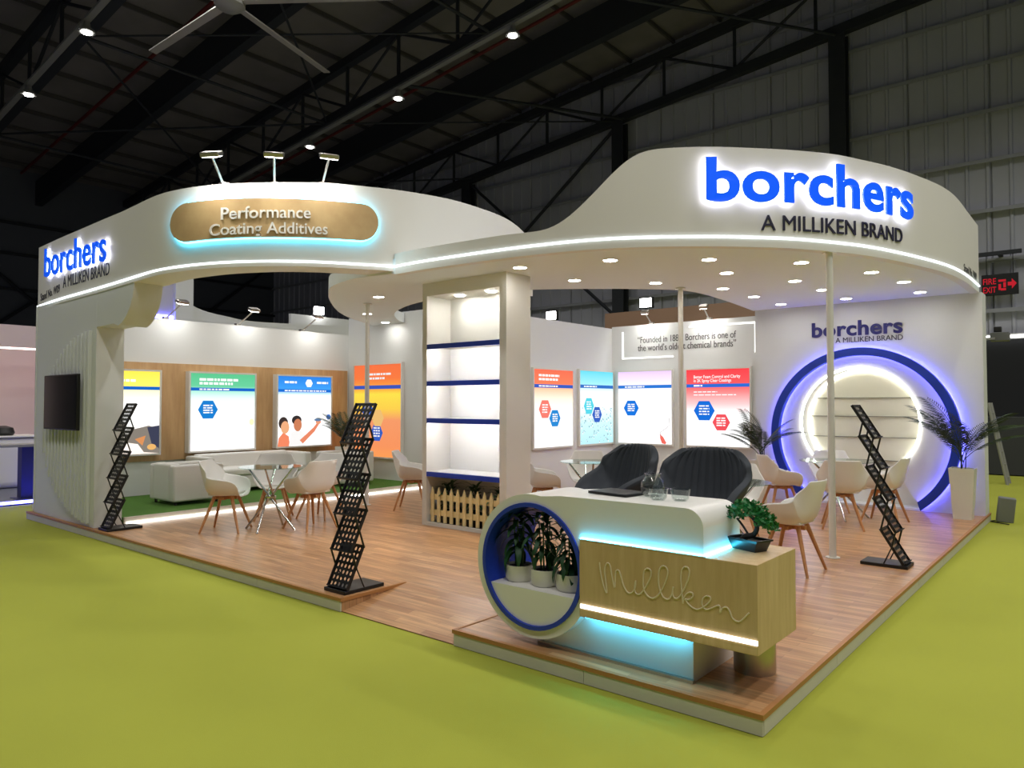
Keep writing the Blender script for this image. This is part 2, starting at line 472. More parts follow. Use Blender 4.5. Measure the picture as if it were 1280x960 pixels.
# deep plate girders between the trusses
for y in (8.2, 16.2):
    struct(mk('roof_girder', slope_box(bmesh.new(), -37, 15, y - 0.15, y + 0.15, 14.5, 1.1), DARKST))
TR = []
for y, lbl in ((-4.0, 'dark steel roof truss nearest above the camera'), (4.0, 'dark steel roof truss above the stand, with the nearer row of lamps'), (12.0, 'dark steel roof truss behind the stand, with the farther row of lamps'), (20.0, 'dark steel roof truss against the far ribbed wall')):
    t = thing('roof_truss', lbl, 'truss', (0, y, 0), group='roof trusses')
    mk('bottom_chord', slope_box(bmesh.new(), -36.9, 14, -0.13, 0.13, 13.5, 0.3), DARKST, t)
    mk('top_chord', slope_box(bmesh.new(), -36.9, 14, -0.13, 0.13, 15.2, 0.3), DARKST, t)
    po = T((0, 0, 0), (0, 0, 1.45), 0.06, n=6); p0 = mk('post', po, DARKST, t)
    d0 = mk('diagonal', T((0, 0, 0), (2.65, 0, 1.72), 0.05, n=6), DARKST, t)
    d1 = mk('diagonal', T((0, 0, 0), (-2.65, 0, 1.19), 0.05, n=6), DARKST, t)
    for k in range(18):
        x = -34.85 + 2.65 * k
        mp, md = Matrix.Translation((x, 0, rz(x, 13.78))), Matrix.Translation((x, 0, rz(x, 13.78)))
        if k == 0: p0.matrix_local = mp; d0.matrix_local = md; continue
        inst(p0, 'post', t, mp)
        if k == 2: d1.matrix_local = md
        elif k % 2 == 0: inst(d1, 'diagonal', t, md)
        if k % 2 == 0 and k < 17: inst(d0, 'diagonal', t, md)
for x, y in ((-28.6, 20.1), (-20.75, 20.1), (-12.9, 20.1), (-5.05, 20.1), (2.8, 20.1)):
    c = bmesh.new(); h = rz(x, 13.5)
    box(c, x - 0.24, x + 0.24, y - 0.25, y - 0.2, 0, h); box(c, x - 0.24, x + 0.24, y + 0.1, y + 0.15, 0, h); box(c, x - 0.04, x + 0.04, y - 0.2, y + 0.1, 0, h)
    struct(mk('steel_column', c, DARKST))
for (a, b, r) in (((-12.9, 20, 12.2), (-20.5, 20, 6.5), 0.07), ((-20.6, 20, 11.4), (-13.2, 20, 5.0), 0.07),
               ((-20.1, 4, 11.6), (-20.1, 12, 11.6), 0.05), ((-12.3, 4, 12.3), (-12.3, 12, 12.3), 0.05), ((-16.2, 12, 11.9), (-12.6, 20, 12.3), 0.06), ((-20.1, 4, 11.6), (-12.3, 12, 12.3), 0.03), ((-28, 4, 10.8), (-20.1, 12, 11.6), 0.04),
               ((-12.3, 4, 12.3), (-20.1, 12, 11.6), 0.035), ((-20.1, 12, 11.6), (-12.9, 20, 12.3), 0.03), ((-9.6, 12, 12.6), (-5.0, 20, 13.0), 0.05), ((-20.1, 4, 11.6), (-28, 12, 10.8), 0.035), ((-28, 4, 10.8), (-28, 12, 10.8), 0.05), ((-28, 12, 10.8), (-28, 20, 10.8), 0.05), ((-28, 12, 10.8), (-20.3, 20, 11.6), 0.04),
               ((-36.8, -4, 3), (-36.8, 4, 9), 0.08), ((-36.8, 4, 3), (-36.8, -4, 9), 0.08), ((-36.8, 4, 3), (-36.8, 12, 9.6), 0.08), ((-36.8, 12, 3), (-36.8, 4, 9.6), 0.08), ((-36.8, 12, 3), (-36.8, 20, 9.6), 0.08), ((-36.8, 20, 3), (-36.8, 12, 9.6), 0.08)):
    struct(mk('brace', T(a, b, r, n=6), DARKST))
for y, lbl in ((7.2, 'red sprinkler pipe under the roof, nearer one'), (15.2, 'red sprinkler pipe under the roof, farther one near the ribbed wall')):
    whole('sprinkler_pipe', T((-36, y, rz(-36, 15.5)), (14, y, rz(14, 15.5)), 0.06, n=8), REDPIPE, lbl, 'pipe', 'sprinkler pipes')
for y, lbl in ((-4.0, 'grey cable tray hung under the truss above the camera'), (4.0, 'grey cable tray hung under the nearer truss'), (12.0, 'grey cable tray hung under the farther truss')):
    whole('cable_tray', slope_box(bmesh.new(), -36, 14, y - 0.62, y - 0.46, 12.98, 0.07), TRAY, lbl, 'cable tray', 'cable trays')

def highbay(x, y, label):
    z = rz(x, 12.9)
    t = thing('high_bay_lamp', label, 'lamp', (x, y - 0.54, z), group='high bay lamps')
    mk('housing', lathe(bmesh.new(), [(0, 0.05), (0.07, 0.05), (0.09, -0.05), (0.2, -0.16), (0.2, -0.2), (0.17, -0.2), (0.0, -0.17)], n=18), TRAY, t)
    mk('diffuser', lathe(bmesh.new(), [(0, -0.205), (0.12, -0.205), (0.12, -0.215), (0, -0.215)], n=18), LAMPC, t)
    l = bpy.data.lights.new('high_bay_light', 'SPOT'); l.energy = HIGHBAY_W * (0.6 if x < -8 else 0.7 if x < 0 else 1.4); l.spot_size = math.radians(150); l.spot_blend = 0.6
    l.shadow_soft_size = 0.25; l.color = (1.0, 0.97, 0.92)
    o = bpy.data.objects.new('high_bay_light', l); COL.objects.link(o); o.parent = t; o.location = (0, 0, -0.28)
    return t
SEEN = {(1, 0): 'leftmost lamp of the nearer row', (1, 1): 'second lamp from the left in the nearer row', (1, 2): 'third lamp in the nearer row, left of the fan', (2, 0): 'lamp of the farther row just behind the right floodlight', (2, 1): 'middle lamp of the farther row', (2, 2): 'highest and rightmost lamp of the farther row'}
for r, y in enumerate((-4.0, 4.0, 12.0)):
    for k in range(9 if r < 2 else 8):
        x = (-22.45 + 4.2 * k) if r < 2 else (-20.35 + 4.65 * k)
        highbay(x, y, 'small bright hall lamp, ' + SEEN[(r, k)] if (r, k) in SEEN else 'bright hall lamp under the dark roof, out of the picture')

# large five-blade ceiling fan
f = thing('ceiling_fan', 'large grey ceiling fan with long flat blades at the top left', 'fan', (-12.42, 4.05, 9.8))
mk('hub', lathe(bmesh.new(), [(0, 0.28), (0.12, 0.28), (0.3, 0.12), (0.3, -0.08), (0.18, -0.16), (0, -0.16)], n=24), TRAY, f)
mk('downrod', T((0, 0, 0.25), (0, 0, 2.46), 0.05), TRAY, f)
bl = mk('blade', B(0.2, 3.35, -0.09, 0.09, -0.015, 0.02, bev=0.008), mat('fan_blade_aluminium', rgb(168, 164, 158), 0.5, 0.2), f)
for k in range(5):
    mt = Matrix.Rotation(math.radians(181 - 72 * k), 4, 'Z') @ Matrix.Rotation(math.radians(8), 4, 'X')
    if k == 0: bl.matrix_local = mt
    else: inst(bl, 'blade', f, mt)

# ================================================================== STAND FLOOR
PW, PD, PH = -10.35, 8.4, 0.1
out = [(PW, 0), (-3.27, 0), (-3.27, 0.66), (-2.06, 0.66), (-2.06, 0), (0, 0), (0, PD), (PW, PD)]
platform = struct(mk('platform', prism(bmesh.new(), [out], XY, 0.0, PH), FLOORV, smooth=0))
bm = bmesh.new()
v = [bm.verts.new(p) for p in ((-3.268, 0.0, 0.003), (-2.062, 0.0, 0.003), (-2.062, 0.66, 0.1015), (-3.268, 0.66, 0.1015), (-3.268, 0.0, -0.003), (-2.062, 0.0, -0.003), (-2.062, 0.67, -0.003), (-3.268, 0.67, -0.003))]
for q in ((0, 1, 2, 3), (4, 7, 6, 5), (0, 4, 5, 1), (1, 5, 6, 2), (2, 6, 7, 3), (3, 7, 4, 0)): bm.faces.new([v[i] for i in q])
mk('ramp', bm, FLOORV, platform, 0)
def riser(x0, x1, along='x'):
    n = max(1, round((x1 - x0) / 1.25)); w = (x1 - x0) / n
    for k in range(n):
        a, b = x0 + k * w + 0.002, x0 + (k + 1) * w - 0.002
        if along == 'x': mk('riser_board', B(a, b, -0.012, 0.0, 0.0, 0.078), RISER, platform)
        else: mk('riser_board', B(0.0, 0.012, a, b, 0.0, 0.078), RISER, platform)
riser(PW, -3.27); riser(-2.06, 0.012); riser(0, PD, 'y')
for q in ((PW, -3.26, -0.016, 0.012, 0.078, 0.104), (-2.07, 0.016, -0.016, 0.012, 0.078, 0.104), (-0.012, 0.016, 0.012, PD, 0.078, 0.104), (-3.285, -3.262, 0.0, 0.66, 0.078, 0.104), (-2.068, -2.045, 0.0, 0.66, 0.078, 0.104)):
    mk('edge_trim', B(*q), TRIMW, platform)

turf = struct(mk('turf_floor', B(-10.3, -8.2, 0.4, 5.5, 0.1, 0.18), TURF))
mk('turf_edge', B(-8.2, -8.17, 0.4, 5.5, 0.1, 0.183), RISER, turf)
mk('led_strip', B(-8.169, -8.155, 0.42, 5.48, 0.102, 0.122), LEDW, turf)

# ================================================================== STAND WALLS
XL, YO, XS, YB = -10.35, 5.5, -5.86, 8.1
wl = struct(mk('wall_left', B(XL - 0.1, XL, 0.1, YO + 0.1, 0.0, 2.96), WALLW))
for k in range(4):      # oak boards behind the light boxes
    a = 0.6 + k * 1.22
    mk('oak_panel', B(XL, XL + 0.03, a, min(a + 1.217, 5.45), 0.70, 2.25), OAKX, wl)
wo = struct(mk('wall_storeroom', B(XL, XS, YO, YO + 0.1, 0.1, 3.3), WALLW))
struct(mk('wall_middle', B(XS - 0.1, XS, YO + 0.1, YB + 0.1, 0.1, 3.0), WALLW))
struct(mk('wall_right', B(XS, -3.1, YB, YB + 0.1, 0.1, 3.03), WALLW))
# arch wall with a keyhole niche
NCX, NCZ, NR = -1.57, 1.32, 0.80
neck = 0.5
a0 = math.degrees(math.asin(neck / NR))
hole = arc(NCX, NCZ, NR, -90 + a0, 270 - a0, 56)
hole += [(NCX - neck - 0.05, NCZ - NR * math.cos(math.radians(a0)) - 0.12), (NCX - neck - 0.2, 0.3), (NCX - neck - 0.35, 0.13), (NCX + neck + 0.35, 0.13), (NCX + neck + 0.2, 0.3), (NCX + neck + 0.05, NCZ - NR * math.cos(math.radians(a0)) - 0.12)]
YA = 8.0
arch = struct(mk('wall_arch', prism(bmesh.new(), [[(-3.1, 0.1), (0, 0.1), (0, 3.1), (-3.1, 3.1)], hole], XZ, YA, YA + 0.35), WALLW))
mk('niche_back', B(-2.8, -0.2, YA + 0.3, YA + 0.34, 0.1, 2.3), mat('niche_panel', rgb(228, 226, 210), 0.6), arch)
for z in (1.69, 1.41, 1.10, 0.76):
    hw = math.sqrt(max(0.1, NR ** 2 - (z - NCZ) ** 2)) - 0.01
    mk('niche_shelf', B(NCX - hw, NCX + hw, YA + 0.27, YA + 0.3, z - 0.006, z + 0.006), mat('shelf_edge', rgb(150, 148, 136), 0.5), arch)
for yy, rr in ((YA - 0.01, NR + 0.012), (YA + 0.285, NR - 0.02)):
    mk('led_ring', path_tube(bmesh.new(), [(x, yy, z) for x, z in arc(NCX, NCZ, rr, -90 + a0 + 6, 270 - a0 - 6, 60)], 0.014, 6), emis('niche_led', (1.0, 0.98, 0.88, 1), 11.0), arch)
# big blue ring standing proud of the arch wall
RCX, RCZ, RR = -1.52, 1.14, 1.28
am = math.degrees(math.asin((RCZ - 0.12) / RR))
ring = arc(RCX, RCZ, RR, -am, 180 + am, 72)
ringi = arc(RCX, RCZ, RR - 0.112, -am + 2.0, 180 + am - 2.0, 72)
ro = thing('blue_ring', 'large royal blue open ring lit from behind around the round niche', 'wall ring', (RCX, YA, 0.1))
part('ring_band', prism(bmesh.new(), [ring + ringi[::-1]], XZ, YA - 0.16, YA - 0.05), BLUE, ro)
part('back_light', prism(bmesh.new(), [arc(RCX, RCZ, RR - 0.02, -am + 1, 180 + am - 1, 72) + arc(RCX, RCZ, RR - 0.08, -am + 2.5, 180 + am - 2.5, 72)[::-1]], XZ, YA - 0.048, YA - 0.03), LEDBLUE, ro)
for k in range(7):
    a = math.radians(-am + 12 + (180 + 2 * am - 24) * k / 6)
    part('spacer', T((RCX + (RR - 0.05) * math.cos(a), YA - 0.06, RCZ + (RR - 0.05) * math.sin(a)), (RCX + (RR - 0.05) * math.cos(a), YA, RCZ + (RR - 0.05) * math.sin(a)), 0.01, n=6), BLUE, ro)

# television panel with slats
tv_panel = struct(mk('wall_front', B(-10.2, -8.15, 0.036, 0.36, 0.1, 2.98, bev=0.002), WALLW))
mk('corner_strip', B(-10.34, -10.2, 0.08, 0.34, 0.1, 3.0), mat('beige_edge', rgb(196, 176, 140), 0.6), tv_panel)
mk('corner_strip', B(-10.22, -10.19, 0.025, 0.045, 0.12, 2.95), WALLW, tv_panel)
for k in range(14):
    x = -8.3 - 0.116 * k
    c = (x - (-8.18)) / (-1.72)
    hh = 1.18 * math.sqrt(max(0.0, 1 - c * c))
    mk('slat', B(x - 0.029, x + 0.029, -0.006, 0.036, max(0.14, 1.32 - hh), min(2.52, 1.32 + hh), bev=0.004, seg=1), WALLW, tv_panel)

# ================================================================== CANOPIES
A_raw = [(-10.24, 0.05, 2.96, 3.79), (-9.28, 0.01, 2.98, 3.8), (-8.44, -0.03, 2.99, 3.81), (-7.86, -0.04, 3.0, 3.82), (-7.4, -0.05, 3.01, 3.82), (-7.01, -0.03, 3.02, 3.84), (-6.65, -0.01, 3.03, 3.85), (-6.49, 0.04, 3.04, 3.87), (-6.31, 0.12, 3.05, 3.88), (-6.12, 0.21, 3.06, 3.9), (-5.95, 0.27, 3.07, 3.9), (-5.82, 0.4, 3.08, 3.91), (-5.7, 0.51, 3.09, 3.93), (-5.53, 0.68, 3.1, 3.94), (-5.42, 0.9, 3.12, 3.97), (-5.3, 1.12, 3.13, 4.0), (-5.22, 1.28, 3.14, 4.02), (-5.16, 1.54, 3.15, 4.04), (-5.08, 1.82, 3.17, 4.06), (-5.02, 2.04, 3.18, 4.08)]
A_more = [(-5.0, 2.5, 3.18, 4.12), (-5.0, 2.97, 3.18, 4.16), (-5.0, 3.5, 3.18, 4.16), (-5.0, 3.99, 3.18, 4.14), (-5.0, 4.27, 3.18, 4.08), (-5.0, 4.46, 3.18, 4.0), (-5.0, 4.6, 3.18, 3.9)]
B_raw = [(-5.02, 2.04, 3.33), (-4.64, 2.03, 3.33), (-4.18, 2.06, 3.33), (-3.74, 2.1, 3.33), (-3.35, 2.15, 3.33), (-3.16, 2.18, 3.32), (-3.03, 2.21, 3.32), (-2.91, 2.24, 3.33), (-2.81, 2.26, 3.37), (-2.72, 2.28, 3.44), (-2.63, 2.31, 3.5), (-2.54, 2.34, 3.59), (-2.46, 2.38, 3.68), (-2.37, 2.41, 3.77), (-2.29, 2.45, 3.86), (-2.19, 2.5, 3.96), (-2.12, 2.55, 4.01), (-2.07, 2.58, 4.02), (-2.01, 2.62, 4.03), (-1.89, 2.7, 4.03), (-1.74, 2.82, 4.04), (-1.5, 3.01, 4.04), (-1.28, 3.24, 4.04), (-1.06, 3.47, 4.04), (-0.86, 3.77, 4.05), (-0.71, 4.03, 4.06), (-0.59, 4.26, 4.05), (-0.47, 4.57, 4.06), (-0.34, 5.0, 4.07), (-0.23, 5.42, 4.07), (-0.14, 5.81, 4.07), (-0.08, 6.19, 4.06), (-0.05, 6.55, 4.04), (-0.03, 7.04, 4.0), (-0.03, 7.98, 4.0)]
A_raw = [(x, max(y, 0.03), a, b) for x, y, a, b in A_raw]
PA = smooth_path(resample(catmull(A_raw, 6), 110), 30)
PAm = smooth_path(resample(catmull(A_raw + A_more, 6), 150), 20)
PB = smooth_path(resample(catmull(B_raw, 6), 150), 8)
CA, CB = Curve(PA), Curve(PB)

def band(bm, P, zb, zt, off0, off1):
    """strip between plan offsets off0 (outer) and off1 (inner, negative = inwards)"""
    c = Curve(P); rows = []
    for i, p in enumerate(P):
        q, n = c.at(c.L[i])
        a = (p[0] + n[0] * off0, p[1] + n[1] * off0); b = (p[0] + n[0] * off1, p[1] + n[1] * off1)
        rows.append([bm.verts.new((a[0], a[1], zb(p))), bm.verts.new((a[0], a[1], zt(p))), bm.verts.new((b[0], b[1], zt(p))), bm.verts.new((b[0], b[1], zb(p)))])
    for r, s in zip(rows, rows[1:]):
        for k in range(4): bm.faces.new((r[k], r[(k + 1) % 4], s[(k + 1) % 4], s[k]))
    bm.faces.new(rows[0]); bm.faces.new(rows[-1][::-1])
    return bm
canopy_l = struct(mk('fascia_left', band(bmesh.new(), PAm, lambda p: p[2] - 0.05, lambda p: p[3], 0.0, -0.36), WHITE))
mk('led_line', band(bmesh.new(), PA, lambda p: p[2] - 0.006, lambda p: p[2] + 0.012, 0.012, -0.004), LEDLINE, canopy_l)
mk('bracket', prism(bmesh.new(), [[(-8.2, 2.53), (-7.65, 2.54)] + arc(-7.62, 3.0, 0.5, -80, -5, 12)[0:] + [(-7.12, 3.02), (-8.2, 3.02)]], XZ, 0.037, 0.358), WALLW, canopy_l)

ceil_out = [(-9.6, 5.49), (-9.2, 4.85), (-8.75, 4.2), (-8.17, 3.57), (-7.36, 2.85), (-6.9, 2.5), (-6.46, 2.2), (-6.0, 2.02), (-5.6, 1.95), (-5.2, 2.0)]
ceil_out = catmull(ceil_out, 5)
front = [(p[0], p[1]) for p in PB[1:]]
ceil_in = catmull([(-3.12, 7.98), (-3.06, 7.4), (-3.0, 6.69), (-2.96, 5.81), (-3.05, 5.28), (-3.4, 4.85), (-3.8, 4.49), (-4.5, 4.0), (-5.3, 3.75), (-6.3, 3.8), (-7.12, 4.07), (-7.85, 4.51), (-8.45, 5.1), (-8.7, 5.49)], 5)
cp = ceil_out[:-1] + [(a[0], a[1] + 0.01) for a in front] + [(-0.03, 7.985)] + [(a[0], a[1]) for a in ceil_in]
canopy_c = struct(mk('ceiling_canopy', prism(bmesh.new(), [cp], XY, 3.1, 3.27), CEILW))
fb = struct(mk('fascia_right', band(bmesh.new(), PB, lambda p: 3.09, lambda p: p[2], 0.0, -0.1), WHITE))
mk('led_line', band(bmesh.new(), PB, lambda p: 3.172, lambda p: 3.19, 0.012, -0.004), LEDLINE, fb)

def posts(x, y, h, r, label):
    t = thing('canopy_post', label, 'post', (x, y, 0.1), group='canopy posts')
    mk('pole', T((0, 0, 0.006), (0, 0, h), r, n=16), WHITE2, t)
    mk('base_plate', lathe(bmesh.new(), [(0, 0), (r * 2, 0), (r * 2, 0.008), (0, 0.008)], n=20), WHITE2, t)
    mk('top_plate', lathe(bmesh.new(), [(0, h - 0.012), (r * 2, h - 0.012), (r * 2, h), (0, h)], n=20), WHITE2, t)
posts(-0.80, 3.98, 2.995, 0.033, 'white round canopy post beside the zigzag rack on the right')
posts(-2.95, 5.08, 2.995, 0.033, 'white round canopy post in front of the quote on the back wall')
posts(-7.23, 3.44, 2.995, 0.033, 'white round canopy post in front of the orange light box')

DL = [(-6.57, 3.1), (-8.2, 4.22), (-8.95, 5.25), (-3.66, 2.66), (-3.67, 3.72), (-2.68, 2.95), (-3.01, 4.53), (-1.87, 3.57), (-2.05, 4.43), (-2.55, 5.48), (-2.51, 6.44), (-2.49, 7.45), (-1.19, 4.35), (-1.63, 5.48), (-1.58, 6.41), (-1.57, 7.46), (-0.76, 5.44), (-0.62, 6.4), (-0.64, 7.46)]
DLN = ['alone in the left lobe in front of the thin post', 'in the left lobe just behind the thin post', 'in the left lobe at the storeroom wall', 'nearest the front right corner of the shelf tower', 'right of the shelf tower near the dark ceiling opening', 'second from the shelf tower along the fascia', 'behind the second along the ceiling opening edge', 'below the first letter of the big right sign', 'just behind the one below the first sign letter', 'left in the third row from the arch wall', 'left in the second row from the arch wall', 'left in the row closest to the arch wall', 'right in the fourth row, just left of the thick post top', 'middle of the third row from the arch wall', 'middle of the second row, beside the thick post', 'middle of the row closest to the arch wall', 'right in the third row from the arch wall', 'right in the second row from the arch wall', 'right in the row closest to the arch wall']
dl0 = None
for i, (x, y) in enumerate(DL):
    t = thing('downlight', 'round glowing downlight ' + DLN[i], 'downlight', (x, y, 3.1), group='canopy downlights')
    if dl0 is None:
        r0 = mk('trim_ring', lathe(bmesh.new(), [(0.072, -0.001), (0.086, -0.001), (0.086, -0.006), (0.072, -0.008), (0.072, -0.001)], n=24), WHITE2, t)
        d0 = mk('lens', lathe(bmesh.new(), [(0, -0.001), (0.072, -0.001), (0.072, -0.005), (0, -0.005)], n=24), LAMP, t); dl0 = t
    else: inst(r0, 'trim_ring', t); inst(d0, 'lens', t)

# ------------------------------------------------------------------ signs
def on_curve(c, s0, z0, z1=None, slen=1.0, off=0.0):
    def f(u, v, w):
        p, n = c.at(s0 + u)
        zz = z0 if z1 is None else z0 + (z1 - z0) * (u / slen)
        return (p[0] + n[0] * (w + off), p[1] + n[1] * (w + off), zz + v)
    return f
def sign_on_curve(c, pa, pb, za, zb, h, label, bold=0.028, so=0.05, root_name='letter_sign'):
    s0, s1 = c.nearest(*pa), c.nearest(*pb); L = s1 - s0
    p, n = c.at((s0 + s1) / 2)
    t = thing(root_name, label, 'sign', (p[0], p[1], min(za, zb)), group='backlit name signs')
    letters_on('borchers', on_curve(c, s0, za, zb, L, so), L, h, 0.02, bold, SIGNBLUE, t, sp=1.04)
    bm = text_on('borchers', on_curve(c, s0, za, zb, L, so - 0.008), L, h, 0.006, bold - 0.006, 1.04)
    part('back_light', bm, HALO, t)
    bm = bmesh.new()
    for k in range(8):
        for vv in (0.18, 0.5):
            q = on_curve(c, s0, za, zb, L, 0.0)
            tube(bm, q(L * (k + 0.32) / 8, h * vv, 0), q(L * (k + 0.32) / 8, h * vv, so), 0.006, n=6)
    part('stand_off_pins', bm, STEEL, t)
    return t
sign_on_curve(CB, (-1.632, 2.906), (-0.324, 5.063), 3.516, 3.55, 0.405, 'backlit blue name letters on the tall right fascia')
s0, s1 = CB.nearest(-1.203, 3.32), CB.nearest(-0.347, 4.978)
p_, n_ = CB.at((s0 + s1) / 2); t = thing('tagline_sign', 'dark tagline lettering under the blue name on the right fascia', 'sign', (p_[0], p_[1], 3.1), group='tagline signs')
letters_on('A MILLIKEN BRAND', on_curve(CB, s0, 3.252, 3.292, s1 - s0, 0.001), s1 - s0, 0.145, 0.012, 0.0, SIGNDARK, t)
sign_on_curve(CA, (-9.85, 0.04), (-7.79, 0.03), 3.328, 3.296, 0.375, 'backlit blue name letters on the left end of the left fascia', 0.012, 0.032)
s0, s1 = CA.nearest(-9.266, 0.03), CA.nearest(-7.793, 0.03)
p_, n_ = CA.at((s0 + s1) / 2); t = thing('tagline_sign', 'dark tagline lettering under the blue name on the left fascia', 'sign', (p_[0], p_[1], 3.1), group='tagline signs')
letters_on('A MILLIKEN BRAND', on_curve(CA, s0, 3.119, 3.13, s1 - s0, 0.001), s1 - s0, 0.15, 0.003, 0.0, SIGNDARK, t)
s0, s1 = CA.nearest(-10.1, 0.04), CA.nearest(-9.36, 0.03)
whole('stand_number', text_on('Stand No. W09', on_curve(CA, s0, 3.025, 3.08, s1 - s0, 0.001), s1 - s0, 0.105, 0.003), SIGNDARK, 'small dark stand number lettering at the left corner of the left fascia', 'sign', 'stand numbers')
s0, s1 = CB.nearest(-0.04, 6.75), CB.nearest(-0.03, 7.75)
whole('stand_number', text_on('Stand No. W09', on_curve(CB, s0, 3.215, 3.23, s1 - s0, 0.001), s1 - s0, 0.09, 0.004), GREYTX, 'small dark stand number lettering at the right end of the right fascia', 'sign', 'stand numbers')
# arch wall sign
t = thing('letter_sign', 'dark blue name letters on the white wall above the blue ring', 'sign', (-1.6, YA, 2.5), group='wall name signs')
fw = lambda u, v, w: (-2.21 + u, YA - 0.002 - w, 2.62 + v)
letters_on('borchers', fw, 1.25, 0.215, 0.02, 0.026, SIGNNAVY, t, sp=1.04)
part('tagline', text_on('A MILLIKEN BRAND', lambda u, v, w: (-1.87 + u, YA - 0.001 - w, 2.515 + v), 0.91, 0.075, 0.008), SIGNDARK, t)

# oval sign
s0, s1 = CA.nearest(-6.328, 0.112), CA.nearest(-5.08, 1.82); L = s1 - s0
t = thing('oval_sign', 'rounded oak sign with white raised words and a cyan glow on the left fascia', 'sign', (-5.5, 0.7, 3.3))
rr = 0.205
def ovalloop(gr):
    a = []
    for u, v in arc(L - rr, rr, rr + gr, -90, 90, 14) + arc(rr, rr, rr + gr, 90, 270, 14): a.append((u, v))
    return a
def dense(loop, step=0.06):
    o = []
    for p, q in zip(loop, loop[1:] + loop[:1]):
        n = max(1, int(math.dist(p, q) / step))
        for k in range(n): o.append((p[0] + (q[0] - p[0]) * k / n, p[1] + (q[1] - p[1]) * k / n))
    return o
def oval_plate(gr, w0, w1, f):
    bm = bmesh.new(); NU = 40
    # columns across the board so that it bends with the fascia
    cols = []
    for i in range(NU + 1):
        th = -math.cos(PI * i / NU); u = L / 2 + th * (L / 2 + gr)
        r = rr + gr
        dx = 0 if rr <= u <= L - rr else (rr - u if u < rr else u - (L - rr))
        hv = math.sqrt(max(0, r * r - dx * dx)); cols.append((u, rr - hv, rr + hv))
    rows = [[bm.verts.new(f(u, a, w0)), bm.verts.new(f(u, b, w0)), bm.verts.new(f(u, b, w1)), bm.verts.new(f(u, a, w1))] for u, a, b in cols]
    for a, b in zip(rows, rows[1:]):
        for k in range(4): bm.faces.new((a[k], a[(k + 1) % 4], b[(k + 1) % 4], b[k]))
    bmesh.ops.remove_doubles(bm, verts=bm.verts[:], dist=1e-5)
    return bm
fo = on_curve(CA, s0, 3.285, 3.43, L, 0.0)
part('board', oval_plate(0.0, 0.05, 0.075, fo), OAKSIGN, t)
part('back_light', oval_plate(0.012, 0.022, 0.047, fo), emis('oval_cyan_led', (0.10, 0.68, 1.0, 1), 9.0), t)
part('mount', oval_plate(-0.12, -0.01, 0.0215, fo), WHITE, t)
a0_, a1_ = CA.nearest(-5.808, 0.411), CA.nearest(-5.312, 1.098)
part('lettering', text_on('Performance', on_curve(CA, a0_, 3.515, 3.585, a1_ - a0_, 0.076), a1_ - a0_, 0.125, 0.015, 0.008), WHITE2, t)
a0_, a1_ = CA.nearest(-5.911, 0.309), CA.nearest(-5.224, 1.272)
part('lettering', text_on('Coating Additives', on_curve(CA, a0_, 3.345, 3.43, a1_ - a0_, 0.076), a1_ - a0_, 0.12, 0.015, 0.008), WHITE2, t)

# quote and white led frame on the right back wall
fq = lambda x0, z0: (lambda u, v, w: (x0 + u, YB - 0.001 - w, z0 + v))
q = thing('wall_quote', 'grey two-line quote lettering on the wall behind the post', 'lettering', (-4.4, YB, 2.5))
part('quote_line', text_on('“Founded in 1882, Borchers is one of', fq(-5.31, 2.70), 1.85, 0.115, 0.006), GREYTX, q)['kind'] = 'stuff'
part('quote_line', text_on('the world’s oldest chemical brands”', fq(-5.31, 2.555), 1.85, 0.115, 0.006), GREYTX, q)['kind'] = 'stuff'
lf = thing('led_frame', 'open white light line framing the quote on the back wall', 'light', (-4.4, YB, 2.4))
for q4 in ((-5.635, -5.61, 2.42, 2.92), (-5.61, -4.6, 2.42, 2.445), (-4.3, -3.12, 2.915, 2.94), (-3.145, -3.12, 2.44, 2.915)):
    part('light_line', B(q4[0], q4[1], YB - 0.012, YB, q4[2], q4[3]), emis('frame_led', (1, 0.98, 0.94, 1), 2.2), lf)

